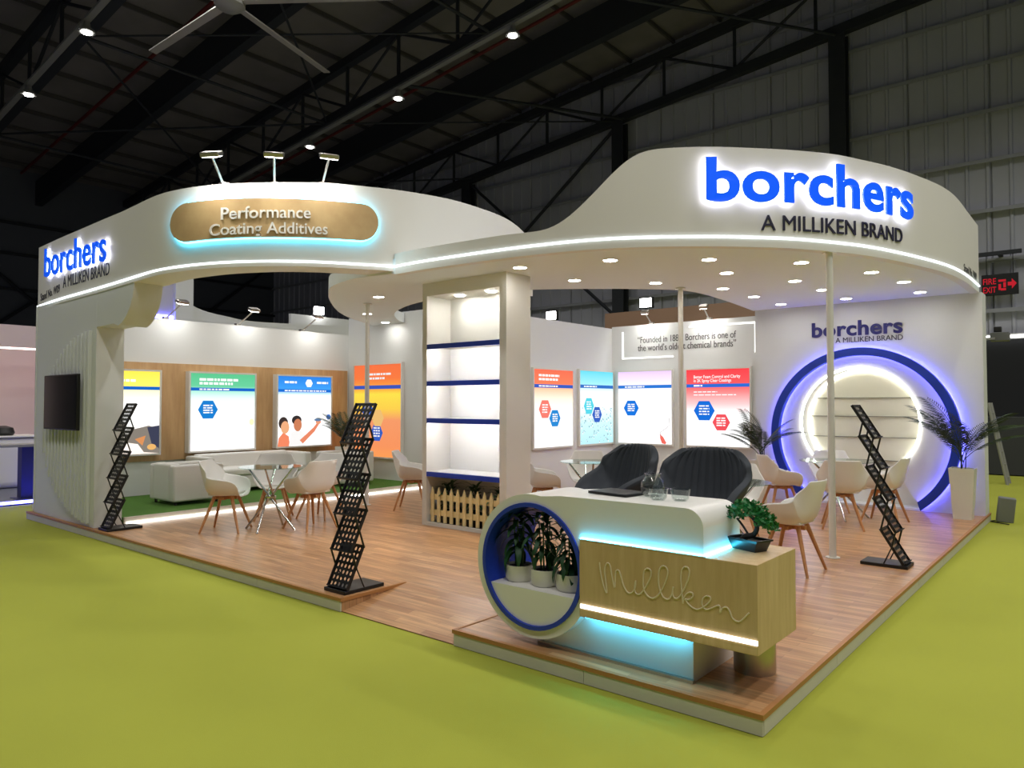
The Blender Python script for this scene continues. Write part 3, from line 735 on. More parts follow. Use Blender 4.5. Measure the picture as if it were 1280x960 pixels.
# ------------------------------------------------------------------ light boxes
FRAME = mat('white_box_frame', rgb(224, 222, 216), 0.4)
PC = {}
def pcol(c, s=1.0):
    c = tuple(int(v * 0.9 + 25) for v in c)  # whitened: the haze of overexposure is put into the print colours
    k = 'print_%d_%d_%d_%d' % (*c, int(s * 100))
    return emis(k, rgb(*c), s)
def lightbox(label, loc, rz_, w, h, dep, stops, prints, strength=1.25):
    t = thing('light_box', label, 'light box', loc, rz_, 'poster light boxes')
    fr = bmesh.new(); b_ = 0.028
    prism(fr, [[(-w / 2, 0), (w / 2, 0), (w / 2, h), (-w / 2, h)], [(-w / 2 + b_, b_), (w / 2 - b_, b_), (w / 2 - b_, h - b_), (-w / 2 + b_, h - b_)]], XZ, -dep, 0.0)
    mk('frame', fr, FRAME, t)
    iw, ih = w - 2 * b_, h - 2 * b_
    mk('poster', B(-iw / 2, iw / 2, -dep + 0.012, -dep + 0.02, b_, h - b_), print_ramp('poster_print', stops, b_, h - b_, strength), t)
    U = lambda u: -iw / 2 + iw * u
    V = lambda v: b_ + ih * v
    lay = -dep + 0.011
    for i, (nm, kind, a, c) in enumerate(prints):
        y = lay - 0.0006 * i; bm = bmesh.new()
        if kind == 'rect':
            u0, u1, v0, v1 = a; box(bm, U(u0), U(u1), y - 0.0005, y, V(v0), V(v1))
        elif kind == 'hex':
            u, v, r = a; prism(bm, [[(U(u) + r * iw * math.cos(math.radians(60 * k)), V(v) + r * iw * math.sin(math.radians(60 * k))) for k in range(6)]], XZ, y - 0.0005, y)
        elif kind == 'poly':
            prism(bm, [[(U(u), V(v)) for u, v in a]], XZ, y - 0.0005, y)
        elif kind == 'oval':
            u, v, ru, rv = a; prism(bm, [[(U(u) + ru * iw * math.cos(2 * PI * k / 18), V(v) + rv * iw * math.sin(2 * PI * k / 18)) for k in range(18)]], XZ, y - 0.0005, y)
        elif kind == 'bars':       # illegible small print: rows of short dashes
            rnd = random.Random(a[4])
            u0, u1, v, hh, _ = a; u = u0
            while u < u1 - 0.01:
                l = min(u1 - u, rnd.uniform(0.03, 0.1)); box(bm, U(u), U(u + l), y - 0.0005, y, V(v), V(v) + hh * ih); u += l + 0.014
        elif kind == 'dots':
            rnd = random.Random(5); u0, u1, v0, v1, n = a
            for k in range(n):
                cu, cv, r = rnd.uniform(u0, u1), rnd.uniform(v0, v1), rnd.uniform(0.006, 0.016) * iw
                prism(bm, [[(U(cu) + r * math.cos(2 * PI * q / 7), V(cv) + r * math.sin(2 * PI * q / 7)) for q in range(7)]], XZ, y - 0.0005, y)
        elif kind == 'text':
            s_, u0, u1, v, hh = a; bm = text_on(s_, lambda p, q_, w_: (U(u0) + p, y - w_, V(v) + q_), (u1 - u0) * iw, hh * ih, 0.0, 0.01)
        elif kind == 'line':
            pts, r = a; path_tube(bm, [(U(u), y, V(v)) for u, v in pts], r, 5)
        mk(nm, bm, pcol(c, strength * 0.9), t)
    return t
ST = (0, 84, 190); W_ = (255, 255, 255)
def hexbars(u, v, r, seed): return [('small_print', 'bars', (u - r * 0.55, u + r * 0.55, v + dv * r * 0.8, 0.016, seed + k), W_) for k, dv in enumerate((0.45, 0.15, -0.15, -0.45))]
R90 = PI / 2
LBX = XL + 0.03
lightbox('light box poster with yellow header and tools, half hidden by the television wall', (LBX, 1.16, 0.80), R90, 1.2, 1.33, 0.13,
    [(0, (255, 236, 222)), (0.25, (255, 252, 246)), (0.6, W_), (0.76, (255, 250, 200)), (0.82, (252, 232, 90)), (1, (255, 222, 60))],
    [('stripe', 'rect', (0, 1, 0.775, 0.815), ST), ('small_print', 'bars', (0.3, 0.7, 0.87, 0.03, 1), W_), ('picture', 'poly', [(0.45, 0.18), (0.66, 0.30), (0.86, 0.34), (1, 0.3), (1, 0.0), (0.8, 0.02), (0.72, 0.12), (0.6, 0.14)], (120, 112, 100)), ('picture', 'poly', [(0.84, 0.32), (1, 0.34), (1, 0.06), (0.9, 0.12)], (40, 44, 66)), ('picture', 'poly', [(0.5, 0.22), (0.62, 0.33), (0.66, 0.3), (0.55, 0.2)], (230, 226, 215)), ('picture', 'poly', [(0.68, 0.18), (0.82, 0.22), (0.78, 0.1)], (210, 130, 70)), ('picture', 'oval', (0.9, 0.08, 0.06, 0.04), (230, 170, 90))])
lightbox('light box poster with green header and one blue hexagon on the oak wall', (LBX, 2.80, 0.80), R90, 1.2, 1.33, 0.13,
    [(0, W_), (0.5, W_), (0.68, (222, 248, 240)), (0.78, (150, 226, 200)), (0.84, (84, 190, 138)), (1, (70, 180, 122))],
    [('stripe', 'rect', (0, 1, 0.775, 0.815), ST), ('header_print', 'bars', (0.13, 0.74, 0.905, 0.032, 2), W_), ('header_print', 'bars', (0.13, 0.64, 0.855, 0.032, 3), W_), ('small_print', 'bars', (0.13, 0.6, 0.785, 0.018, 4), W_), ('hexagon', 'hex', (0.26, 0.53, 0.15), (0, 110, 200))] + hexbars(0.26, 0.53, 0.13, 20) + [('picture', 'oval', (0.95, 0.36, 0.04, 0.05), (250, 244, 190))])
SK = (214, 130, 84)
lightbox('light box poster with blue header and two smiling people on the oak wall', (LBX, 4.40, 0.80), R90, 1.2, 1.33, 0.13,
    [(0, W_), (0.72, W_), (0.76, (170, 214, 250)), (0.82, (40, 140, 232)), (1, (20, 110, 214))],
    [('stripe', 'rect', (0, 1, 0.775, 0.815), (0, 90, 200)), ('header_print', 'bars', (0.12, 0.34, 0.90, 0.03, 5), W_), ('emblem', 'hex', (0.57, 0.905, 0.07), W_), ('header_print', 'bars', (0.72, 0.94, 0.90, 0.03, 6), W_), ('small_print', 'bars', (0.12, 0.9, 0.785, 0.018, 7), W_),
     ('picture', 'poly', [(0.0, 0.0), (0.22, 0.0), (0.2, 0.14), (0.1, 0.2), (0.02, 0.12)], (236, 120, 80)), ('picture', 'poly', [(0.2, 0.0), (0.46, 0.02), (0.5, 0.16), (0.4, 0.24), (0.24, 0.2)], (240, 238, 236)), ('picture', 'poly', [(0.4, 0.08), (0.66, 0.26), (0.74, 0.34), (0.77, 0.31), (0.68, 0.2), (0.46, 0.03)], (224, 120, 84)),
     ('picture', 'oval', (0.10, 0.33, 0.085, 0.1), (40, 28, 26)), ('picture', 'oval', (0.13, 0.27, 0.075, 0.1), (232, 160, 110)), ('picture', 'oval', (0.34, 0.37, 0.09, 0.075), (30, 24, 24)), ('picture', 'oval', (0.36, 0.30, 0.075, 0.1), (196, 112, 70)), ('picture', 'oval', (0.75, 0.34, 0.05, 0.04), (226, 140, 100)), ('picture', 'oval', (0.74, 0.37, 0.07, 0.025), (80, 110, 150)), ('hexagon', 'hex', (0.95, 0.41, 0.048), (30, 96, 190))])
lightbox('large orange and yellow light box poster on the storeroom wall', (-9.42, YO, 0.57), 0, 1.42, 1.80, 0.06,
    [(0, (255, 150, 70)), (0.12, (250, 140, 80)), (0.4, (248, 146, 90)), (0.52, (255, 206, 60)), (0.68, (255, 226, 60)), (0.74, (255, 160, 50)), (0.85, (252, 112, 48)), (1, (250, 104, 50))],
    [('stripe', 'rect', (0, 1, 0.735, 0.775), (44, 76, 190)), ('header_print', 'bars', (0.26, 0.8, 0.885, 0.022, 8), W_), ('header_print', 'bars', (0.26, 0.66, 0.84, 0.022, 9), W_), ('hexagon', 'hex', (0.3, 0.5, 0.13), (40, 84, 190)), ('hexagon', 'hex', (0.5, 0.26, 0.13), (36, 86, 200)), ('picture', 'hex', (0.52, 0.42, 0.13), (252, 196, 110))] + hexbars(0.5, 0.26, 0.12, 30), 1.0)
lightbox('light box poster with coral header, red and blue hexagons on the middle wall', (XS, 6.22, 0.86), R90, 1.14, 1.33, 0.05,
    [(0, W_), (0.4, W_), (0.62, (252, 236, 214)), (0.75, (250, 190, 150)), (0.82, (248, 110, 70)), (1, (246, 92, 62))],
    [('stripe', 'rect', (0, 1, 0.765, 0.81), (36, 76, 184)), ('header_print', 'bars', (0.12, 0.64, 0.91, 0.028, 10), W_), ('header_print', 'bars', (0.12, 0.6, 0.86, 0.028, 11), W_), ('small_print', 'bars', (0.12, 0.62, 0.778, 0.018, 12), W_), ('hexagon', 'hex', (0.27, 0.49, 0.155), (240, 110, 96)), ('hexagon', 'hex', (0.52, 0.37, 0.145), (20, 124, 206))] + hexbars(0.27, 0.49, 0.13, 40) + hexbars(0.52, 0.37, 0.12, 45))
lightbox('light box poster with cyan header and water droplets on the middle wall', (XS, 7.52, 0.86), R90, 1.14, 1.35, 0.05,
    [(0, (170, 224, 232)), (0.3, (196, 234, 240)), (0.5, (236, 250, 252)), (0.68, W_), (0.82, (150, 226, 236)), (1, (84, 206, 226))],
    [('stripe', 'rect', (0, 1, 0.765, 0.81), (30, 96, 190)), ('small_print', 'bars', (0.12, 0.5, 0.778, 0.018, 13), W_), ('droplets', 'dots', (0.03, 0.97, 0.02, 0.5, 120), (120, 168, 178)), ('droplets', 'dots', (0.02, 0.98, 0.01, 0.46, 60), (250, 252, 252)), ('hexagon', 'hex', (0.26, 0.52, 0.15), (70, 206, 226)), ('hexagon', 'hex', (0.5, 0.4, 0.145), (36, 82, 186))] + hexbars(0.26, 0.52, 0.13, 50) + hexbars(0.5, 0.4, 0.12, 55))
lightbox('light box poster with pale lilac header left of the post on the back wall', (-5.16, YB, 0.86), 0, 1.14, 1.35, 0.05,
    [(0, W_), (0.75, W_), (0.85, (240, 226, 250)), (1, (222, 190, 236))],
    [('stripe', 'rect', (0, 1, 0.765, 0.81), (20, 104, 206)), ('small_print', 'bars', (0.13, 0.5, 0.778, 0.018, 14), W_), ('hexagon', 'hex', (0.25, 0.49, 0.145), (0, 100, 214)), ('picture', 'line', ([(0.95, 0.36), (0.96, 0.26), (0.9, 0.22), (0.79, 0.16), (0.8, 0.1)], 0.005), (170, 160, 160)), ('picture', 'poly', [(0.78, 0.14), (0.84, 0.1), (0.9, 0.02), (0.88, 0.0), (0.82, 0.01), (0.79, 0.07)], (232, 90, 76))] + hexbars(0.25, 0.49, 0.12, 60))
lightbox('light box poster with red header, a blue and a red hexagon, right of the post', (-3.78, YB, 0.86), 0, 1.17, 1.35, 0.05,
    [(0, W_), (0.42, W_), (0.55, (252, 190, 190)), (0.7, (246, 120, 120)), (0.8, (238, 70, 72)), (1, (232, 44, 52))],
    [('stripe', 'rect', (0, 1, 0.765, 0.81), (24, 90, 200)), ('header_print', 'text', ('Better Foam Control and Clarity', 0.12, 0.86, 0.885, 0.04), W_), ('header_print', 'text', ('in 2K Spray Clear Coatings', 0.12, 0.72, 0.835, 0.04), W_), ('small_print', 'bars', (0.12, 0.28, 0.778, 0.02, 15), W_), ('small_print', 'bars', (0.12, 0.5, 0.7, 0.012, 16), W_), ('small_print', 'bars', (0.12, 0.8, 0.66, 0.012, 17), W_), ('hexagon', 'hex', (0.29, 0.46, 0.17), (0, 92, 208)), ('hexagon', 'hex', (0.56, 0.31, 0.14), (234, 62, 72))] + hexbars(0.29, 0.46, 0.15, 70) + hexbars(0.56, 0.31, 0.13, 75))

# ================================================================== SHELF PILLAR
PX0, PX1, PY0, PY1 = -5.31, -3.94, 2.76, 3.2
sh = thing('shelf_unit', 'tall white shelf tower with blue shelf edges carrying the canopy', 'shelf', ((PX0 + PX1) / 2, PY0, 0.1))
part('side_panel', B(PX0, PX0 + 0.075, PY0, PY1, 0.1, 3.1), WHITE, sh)
part('side_panel', B(PX1 - 0.10, PX1, PY0, PY1, 0.1, 3.1), WHITE, sh)
part('back_panel', B(PX0 + 0.075, PX1 - 0.10, PY1 - 0.02, PY1, 0.1, 3.1), WHITE2, sh)
part('top_rail', B(PX0 + 0.075, PX1 - 0.10, PY0, PY1 - 0.02, 2.94, 3.1), WHITE, sh)
part('plinth', B(PX0 + 0.075, PX1 - 0.10, PY0, PY0 + 0.03, 0.1, 0.145), WHITE, sh)
IX0, IX1 = PX0 + 0.075, PX1 - 0.10
for z in (2.32, 1.862, 1.405, 0.745):
    s_ = part('shelf', B(IX0, IX1, PY0 + 0.02, PY1 - 0.02, z - 0.02, z + 0.02), WHITE2, sh)
    mk('blue_edge', B(IX0 - sh.location.x, IX1 - sh.location.x, 0.0, 0.019, z - 0.142, z - 0.085), BLUE, s_)
for z in (2.298, 1.84, 1.383):
    part('light_bar', B(IX0 + 0.05, IX1 - 0.05, PY0 + 0.03, PY0 + 0.045, z - 0.014, z - 0.002), emis('shelf_led', (1.0, 0.98, 0.93, 1), 70.0), sh)
for x in (-4.86, -4.34):
    part('spot', lathe(bmesh.new(), [(0, -0.002), (0.06, -0.002), (0.06, -0.008), (0, -0.008)], (x, PY0 + 0.2, 2.94), 20), emis('shelf_spot', (1.0, 0.98, 0.93, 1), 90.0), sh)
# picket fence in the bottom bay
fe = thing('picket_fence', 'small pale wooden picket fence in the bottom of the shelf tower', 'fence', ((PX0 + PX1) / 2, PY0 + 0.03, 0.146))
for z in (0.26, 0.45): part('rail', B(IX0 + 0.004, IX1 - 0.004, PY0 + 0.062, PY0 + 0.078, z - 0.035, z + 0.035), PINE, fe)
pk = bmesh.new(); prism(pk, [[(-0.024, 0), (0.024, 0), (0.024, 0.36), (0, 0.425), (-0.024, 0.36)]], XZ, 0, 0.016)
npk = 11; first = None
for k in range(npk):
    x = IX0 + 0.06 + (IX1 - IX0 - 0.12) * k / (npk - 1) - fe.location.x
    if first is None: first = mk('picket', pk, PINE, fe, 0); first.location = (x, 0.014, 0.0)
    else: inst(first, 'picket', fe, Matrix.Translation((x, 0.014, 0.0)))

# ================================================================== PLANTS
def blade(length, width, droop, n=7, fold=0.0):
    bm = bmesh.new(); L_, R_, M_ = [], [], []
    for i in range(n + 1):
        t = i / n
        y = length * (math.sin(t * droop) / droop if droop > 0.01 else t); z = length * ((1 - math.cos(t * droop)) / droop if droop > 0.01 else 0) * -1
        w = width * math.sin(PI * min(1, 0.12 + t * 0.88)) ** 0.7 * (1 if t < 0.999 else 0.05)
        L_.append(bm.verts.new((-w / 2, y, z + fold * w))); M_.append(bm.verts.new((0, y, z))); R_.append(bm.verts.new((w / 2, y, z + fold * w)))
    for i in range(n):
        bm.faces.new((L_[i], M_[i], M_[i + 1], L_[i + 1])); bm.faces.new((M_[i], R_[i], R_[i + 1], M_[i + 1]))
    return bm
def frond(length, droop, nl, ll, lw):
    """palm frond: curved stem along +y with paired leaflets"""
    bm = bmesh.new(); pts = []
    for i in range(13):
        t = i / 12; pts.append(Vector((0, length * math.sin(t * droop) / droop, -length * (1 - math.cos(t * droop)) / droop)))
    path_tube(bm, pts, 0.005, 5, rfun=lambda t: 0.006 * (1 - 0.7 * t))
    for k in range(nl):
        t = 0.22 + 0.76 * k / (nl - 1); i = min(11, int(t * 12)); f_ = t * 12 - i
        p = pts[i].lerp(pts[i + 1], f_); d = (pts[i + 1] - pts[i]).normalized()
        l = ll * (1 - 0.55 * abs(t - 0.45) / 0.55)
        for s in (-1, 1):
            q = (Vector((s * 0.85, 0, -0.12)) + d * 0.75).normalized()
            tip = p + q * l + Vector((0, 0, -0.18 * l)); mid = p + q * l * 0.5
            n_ = d * lw
            vs = [bm.verts.new(p), bm.verts.new(mid + n_), bm.verts.new(tip), bm.verts.new(mid - n_)]
            bm.faces.new(vs)
    return bm
LEAFSRC = {}
def place_leaves(t, key, maker, m, name, n, base, zrange, tilt, rnd, sc=(0.8, 1.15), spread=0.0, lim=None, flen=0.0):
    for k in range(n):
        az = 2 * PI * (k * 0.382 + rnd.uniform(-0.05, 0.05)); f_ = k / max(1, n - 1)
        ti = tilt[0] + (tilt[1] - tilt[0]) * f_ + rnd.uniform(-0.12, 0.12)
        z = zrange[0] + (zrange[1] - zrange[0]) * (1 - f_)
        s = rnd.uniform(*sc)
        if lim:
            for _ in range(60):
                r_ = flen * s * (0.45 + 0.5 * math.cos(ti)) 
                if lim(t.location.x - math.sin(az) * r_, t.location.y + math.cos(az) * r_): break
                ti = min(1.5, ti + 0.06)
                if ti > 1.45: az = rnd.uniform(0, 2 * PI); ti = rnd.uniform(0.9, 1.4)
        mt = Matrix.Translation((base[0] + spread * math.cos(az), base[1] + spread * math.sin(az), z)) @ Matrix.Rotation(az, 4, 'Z') @ Matrix.Rotation(ti, 4, 'X') @ Matrix.Scale(s, 4)
        if key not in LEAFSRC:
            o = mk(name, maker(), m, t); o.matrix_local = mt; LEAFSRC[key] = o
        else: inst(LEAFSRC[key], name, t, mt)

def leafy_plant(label, loc, h, rnd, pot_r=0.09, pot_h=0.105, n=44):
    t = thing('potted_plant', label, 'plant', loc, group='potted plants in the desk')
    mk('pot', lathe(bmesh.new(), [(0, 0), (pot_r * 0.86, 0), (pot_r, 0.02), (pot_r, pot_h), (pot_r * 0.93, pot_h), (pot_r * 0.9, pot_h - 0.02), (0, pot_h - 0.02)], n=26), POTW, t)
    mk('soil', lathe(bmesh.new(), [(0, pot_h - 0.019), (pot_r * 0.89, pot_h - 0.019), (pot_r * 0.89, pot_h - 0.015), (0, pot_h - 0.012)], n=20), SOIL, t)
    for k in range(4):
        a = k * 1.7; x, y = 0.025 * math.cos(a), 0.025 * math.sin(a)
        mk('stem', T((x, y, pot_h - 0.02), (x * 1.6, y * 1.6, h * 0.86), 0.006, 0.004, 6), LEAF, t)
    place_leaves(t, 'broad', lambda: blade(0.2, 0.04, 1.7, 7, 0.15), LEAF, 'leaf', n, (0, 0), (h * 0.4, h * 0.98), (0.9, -0.2), rnd, (0.7, 1.1), 0.012)
    return t
rnd = random.Random(3)
def palm_planter(label, loc, w0, w1, ph, flen, n, rnd, group='palms in square planters', key='palm', tilt=(0.85, 1.45), dro=0.9, lim=None):
    t = thing('palm_planter', label, 'plant', loc, group=group)
    bm = bmesh.new(); a, b = w0 / 2, w1 / 2
    lo = [bm.verts.new(p) for p in ((-a, -a, 0), (a, -a, 0), (a, a, 0), (-a, a, 0))]; hi = [bm.verts.new(p) for p in ((-b, -b, ph), (b, -b, ph), (b, b, ph), (-b, b, ph))]
    c = b - 0.015
    hi2 = [bm.verts.new(p) for p in ((-c, -c, ph), (c, -c, ph), (c, c, ph), (-c, c, ph))]; lo2 = [bm.verts.new(p) for p in ((-c, -c, ph - 0.05), (c, -c, ph - 0.05), (c, c, ph - 0.05), (-c, c, ph - 0.05))]
    bm.faces.new(lo[::-1]); bm.faces.new(lo2)
    for r1, r2 in ((lo, hi), (hi, hi2), (hi2, lo2)):
        for k in range(4): bm.faces.new((r1[k], r1[(k + 1) % 4], r2[(k + 1) % 4], r2[k]))
    mk('planter', bm, POTW, t, 20)
    mk('soil', B(-c + 0.002, c - 0.002, -c + 0.002, c - 0.002, ph - 0.05, ph - 0.04), SOIL, t)
    for k in range(3): mk('stem', T((0.03 * math.cos(k * 2.1), 0.03 * math.sin(k * 2.1), ph - 0.05), (0.04 * math.cos(k * 2.1), 0.04 * math.sin(k * 2.1), ph + flen * 0.3), 0.008, 0.005, 6), LEAF2, t)
    place_leaves(t, key, lambda: frond(flen, dro, 19, flen * 0.32, 0.0105), LEAF2, 'frond', n, (0, 0), (ph, ph + flen * 0.28), tilt, rnd, (0.75, 1.1), 0.02, lim, flen)
    return t
palm_planter('palm in a tall white tapered planter at the right end of the blue ring', (-0.2, 7.6, 0.1), 0.21, 0.29, 0.66, 0.9, 16, random.Random(8), lim=lambda x, y: y < 7.8)
palm_planter('palm in a white square planter at the left foot of the blue ring', (-2.82, 7.5, 0.1), 0.24, 0.3, 0.64, 0.72, 15, random.Random(5), key='palm2', lim=lambda x, y: y < 7.8)
palm_planter('palm in a white planter in the corner beside the orange light box', (-9.8, 5.0, 0.18), 0.2, 0.26, 0.62, 0.66, 13, random.Random(6), key='palm3', lim=lambda x, y: y < 5.38 and x > -10.15)
for k, (x, lb) in enumerate(((-5.05, 'left'), (-4.63, 'middle'), (-4.22, 'right'))):      # greenery behind the pickets
    t = thing('potted_plant', 'dark leafy plant behind the picket fence, %s of three' % lb, 'plant', (x, 2.98, 0.1), group='plants behind the picket fence')
    mk('pot', lathe(bmesh.new(), [(0, 0), (0.09, 0), (0.11, 0.18), (0.1, 0.18), (0.095, 0.16), (0, 0.16)], n=20), BLACK, t)
    place_leaves(t, 'broad2', lambda: blade(0.24, 0.05, 1.3, 7, 0.15), LEAF, 'leaf', 40, (0, 0), (0.2, 0.47), (1.1, 0.0), rnd, (0.7, 0.95), 0.03)

# ================================================================== RECEPTION DESK
DX, DZ, DR = -1.48, 0.59, 0.445
dk = thing('reception_desk', 'white reception desk with round blue-rimmed opening and oak front box', 'desk', (-0.9, 0.1, 0.1))
zt = 0.81
ang_r = math.degrees(math.asin((zt - DZ) / DR))
body = [(-0.33, zt), (-0.33, 0.944)] + arc(-0.43, 0.944, 0.1, 0, 90, 8) + [(-0.8, 1.044), (-1.25, 1.042)] + arc(DX, DZ, DR, 80, 360 + ang_r - 1, 64)
hole = arc(DX, DZ, 0.392, 0, 360, 60)[:-1]
part('body', prism(bmesh.new(), [body, hole], XZ, 0.08, 0.56), WHITE2, dk)
part('blue_lining', prism(bmesh.new(), [hole, arc(DX, DZ, 0.366, 0, 360, 60)[:-1]], XZ, 0.066, 0.565), BLUE, dk)
ra = math.degrees(math.asin((0.44 - DZ) / 0.366))
part('plant_tray', prism(bmesh.new(), [arc(DX, DZ, 0.3655, 180 - ra, 360 + ra, 30)], XZ, 0.085, 0.5), WHITE2, dk)
part('base', B(-1.46, -0.43, 0.16, 0.72, 0.1, 0.36), WHITE2, dk)
part('base_kick', B(-1.47, -0.42, 0.135, 0.16, 0.1, 0.118), STEEL, dk)
ob = part('oak_box', B(-1.10, -0.037, 0.06, 0.62, 0.352, 0.80, bev=0.003), OAK, dk)
part('white_light_line', B(-1.09, -0.037, 0.052, 0.06, 0.405, 0.428), emis('desk_white_led', (1.0, 0.97, 0.9, 1), 3.2), dk)
part('cyan_light_line', B(-1.10, -0.315, 0.066, 0.079, 0.801, 0.811), LEDC, dk)
part('cyan_light_line', B(-0.329, -0.315, 0.079, 0.57, 0.801, 0.811), LEDC, dk)
part('cyan_light_line', B(-1.09, -0.44, 0.10, 0.135, 0.338, 0.351), emis('cyan_led_low', (0.06, 0.60, 1.0, 1), 12.0), dk)
part('glass_ledge', B(-1.10, -0.31, 0.058, 0.066, 0.80, 0.806), WHITE2, dk)
part('steel_foot', lathe(bmesh.new(), [(0, 0), (0.115, 0), (0.115, 0.252), (0, 0.252)], (-0.25, 0.56, 0.1), 32), STEEL, dk)
SCRIPT = [[(-0.959, 0.688), (-0.953, 0.639), (-0.936, 0.571), (-0.909, 0.516), (-0.918, 0.594), (-0.924, 0.653), (-0.908, 0.69), (-0.889, 0.683), (-0.877, 0.63), (-0.858, 0.554), (-0.854, 0.614), (-0.848, 0.654), (-0.831, 0.661), (-0.816, 0.629), (-0.797, 0.574), (-0.769, 0.544), (-0.741, 0.554), (-0.724, 0.585), (-0.722, 0.619)],
 [(-0.722, 0.619), (-0.73, 0.575), (-0.719, 0.548), (-0.692, 0.552), (-0.659, 0.596), (-0.631, 0.648), (-0.626, 0.686), (-0.647, 0.698), (-0.669, 0.68), (-0.675, 0.631), (-0.67, 0.575), (-0.637, 0.542), (-0.6, 0.548), (-0.563, 0.592), (-0.531, 0.663), (-0.526, 0.706), (-0.546, 0.726), (-0.573, 0.708), (-0.581, 0.655), (-0.575, 0.6), (-0.553, 0.557), (-0.521, 0.552), (-0.501, 0.584), (-0.494, 0.622)],
 [(-0.494, 0.622), (-0.498, 0.584), (-0.485, 0.563), (-0.46, 0.572), (-0.429, 0.623), (-0.404, 0.682), (-0.4, 0.724), (-0.418, 0.74), (-0.442, 0.723), (-0.449, 0.675), (-0.444, 0.612), (-0.438, 0.544)],
 [(-0.438, 0.544), (-0.431, 0.577), (-0.409, 0.604), (-0.384, 0.608), (-0.382, 0.585), (-0.41, 0.567), (-0.425, 0.569), (-0.4, 0.541), (-0.36, 0.526), (-0.321, 0.546), (-0.287, 0.579), (-0.284, 0.602), (-0.306, 0.605), (-0.326, 0.586), (-0.329, 0.554), (-0.307, 0.535), (-0.273, 0.55), (-0.24, 0.569), (-0.231, 0.558), (-0.231, 0.531), (-0.221, 0.555), (-0.198, 0.568), (-0.179, 0.549), (-0.166, 0.517), (-0.134, 0.505), (-0.107, 0.528), (-0.08, 0.56)]]
bm = bmesh.new()
for st in SCRIPT: path_tube(bm, [(x, 0.0585, z) for x, z in smooth_path(catmull(st, 5), 2)], 0.0045, 6)
part('script_lettering', bm, mat('cream_script', rgb(222, 208, 176), 0.5), dk)
for x, n_ in ((-1.70, 'left'), (-1.49, 'middle'), (-1.29, 'right')):
    leafy_plant('dark leafy plant in a white round pot in the desk opening, %s of three' % n_, (x, 0.24, 0.4405), 0.47 if n_ != 'right' else 0.38, rnd)

# things on the desk
ZT = 1.044
t = thing('glass_jar', 'clear round glass jar on the white desk top', 'jar', (-0.80, 0.40, ZT))
mk('bowl', lathe(bmesh.new(), [(0, 0.002), (0.05, 0.002), (0.066, 0.02), (0.074, 0.055), (0.068, 0.09), (0.05, 0.112), (0.044, 0.12), (0.05, 0.138), (0.047, 0.138), (0.041, 0.12), (0.047, 0.11), (0.064, 0.089), (0.07, 0.055), (0.062, 0.022), (0.048, 0.007), (0, 0.007)], n=32), GLASS, t)
for (x, y, lb) in ((-0.70, 0.28, 'low glass bowl on the desk next to the round jar'), (-0.585, 0.33, 'low glass bowl on the desk farthest from the laptop')):
    t = tag(mk('glass_bowl', lathe(bmesh.new(), [(0, 0.001), (0.036, 0.001), (0.048, 0.015), (0.057, 0.06), (0.06, 0.068), (0.056, 0.068), (0.053, 0.06), (0.044, 0.018), (0.033, 0.006), (0, 0.006)], n=32), GLASS), lb, 'bowl', 'glass bowls'); t.location = (x, y, ZT)
t = thing('laptop', 'flat closed dark laptop lying on the white desk top', 'laptop', (-1.03, 0.38, ZT), math.radians(-8))
mk('base', B(-0.15, 0.15, -0.11, 0.11, 0.002, 0.010, bev=0.003), BLACK, t); mk('lid', B(-0.15, 0.15, -0.11, 0.11, 0.011, 0.017, bev=0.003), mat('dark_lid', rgb(34, 36, 44), 0.35), t)

# bonsai on the oak box
t = thing('bonsai', 'small artificial bonsai in a black tray pot on the oak box', 'plant', (-0.22, 0.42, 0.80), math.radians(-20))
bm = bmesh.new()
for (w, d, z) in (): pass
lo = [bm.verts.new(p) for p in ((-0.08, -0.045, 0), (0.08, -0.045, 0), (0.08, 0.045, 0), (-0.08, 0.045, 0))]; hi = [bm.verts.new(p) for p in ((-0.1, -0.058, 0.055), (0.1, -0.058, 0.055), (0.1, 0.058, 0.055), (-0.1, 0.058, 0.055))]
rim = [bm.verts.new(p) for p in ((-0.108, -0.066, 0.056), (0.108, -0.066, 0.056), (0.108, 0.066, 0.056), (-0.108, 0.066, 0.056))]; rim2 = [bm.verts.new((v.co.x, v.co.y, 0.065)) for v in rim]
ins = [bm.verts.new((v.co.x * 0.9, v.co.y * 0.88, 0.064)) for v in rim]; inb = [bm.verts.new((v.co.x * 0.9, v.co.y * 0.88, 0.05)) for v in rim]
bm.faces.new(lo[::-1]); bm.faces.new(inb)
for r1, r2 in ((lo, hi), (hi, rim), (rim, rim2), (rim2, ins), (ins, inb)):
    for k in range(4): bm.faces.new((r1[k], r1[(k + 1) % 4], r2[(k + 1) % 4], r2[k]))
mk('tray_pot', bm, mat('black_plastic', rgb(20, 24, 28), 0.3), t, 20)
mk('trunk', path_tube(bmesh.new(), catmull([(-0.045, 0, 0.048), (-0.02, 0, 0.068), (0.03, 0.0, 0.085), (0.055, 0.0, 0.125), (0.04, 0, 0.165), (0.0, 0.0, 0.19)], 5), 0.012, 8, rfun=lambda u: 0.02 * (1 - 0.6 * u)), BARK, t)
mk('branch', path_tube(bmesh.new(), catmull([(0.0, 0, 0.075), (-0.04, 0.0, 0.12), (-0.085, 0, 0.16)], 5), 0.006, 6), BARK, t)
mk('branch', path_tube(bmesh.new(), catmull([(0.05, 0, 0.13), (0.09, 0.0, 0.15), (0.125, 0, 0.155)], 5), 0.006, 6), BARK, t)
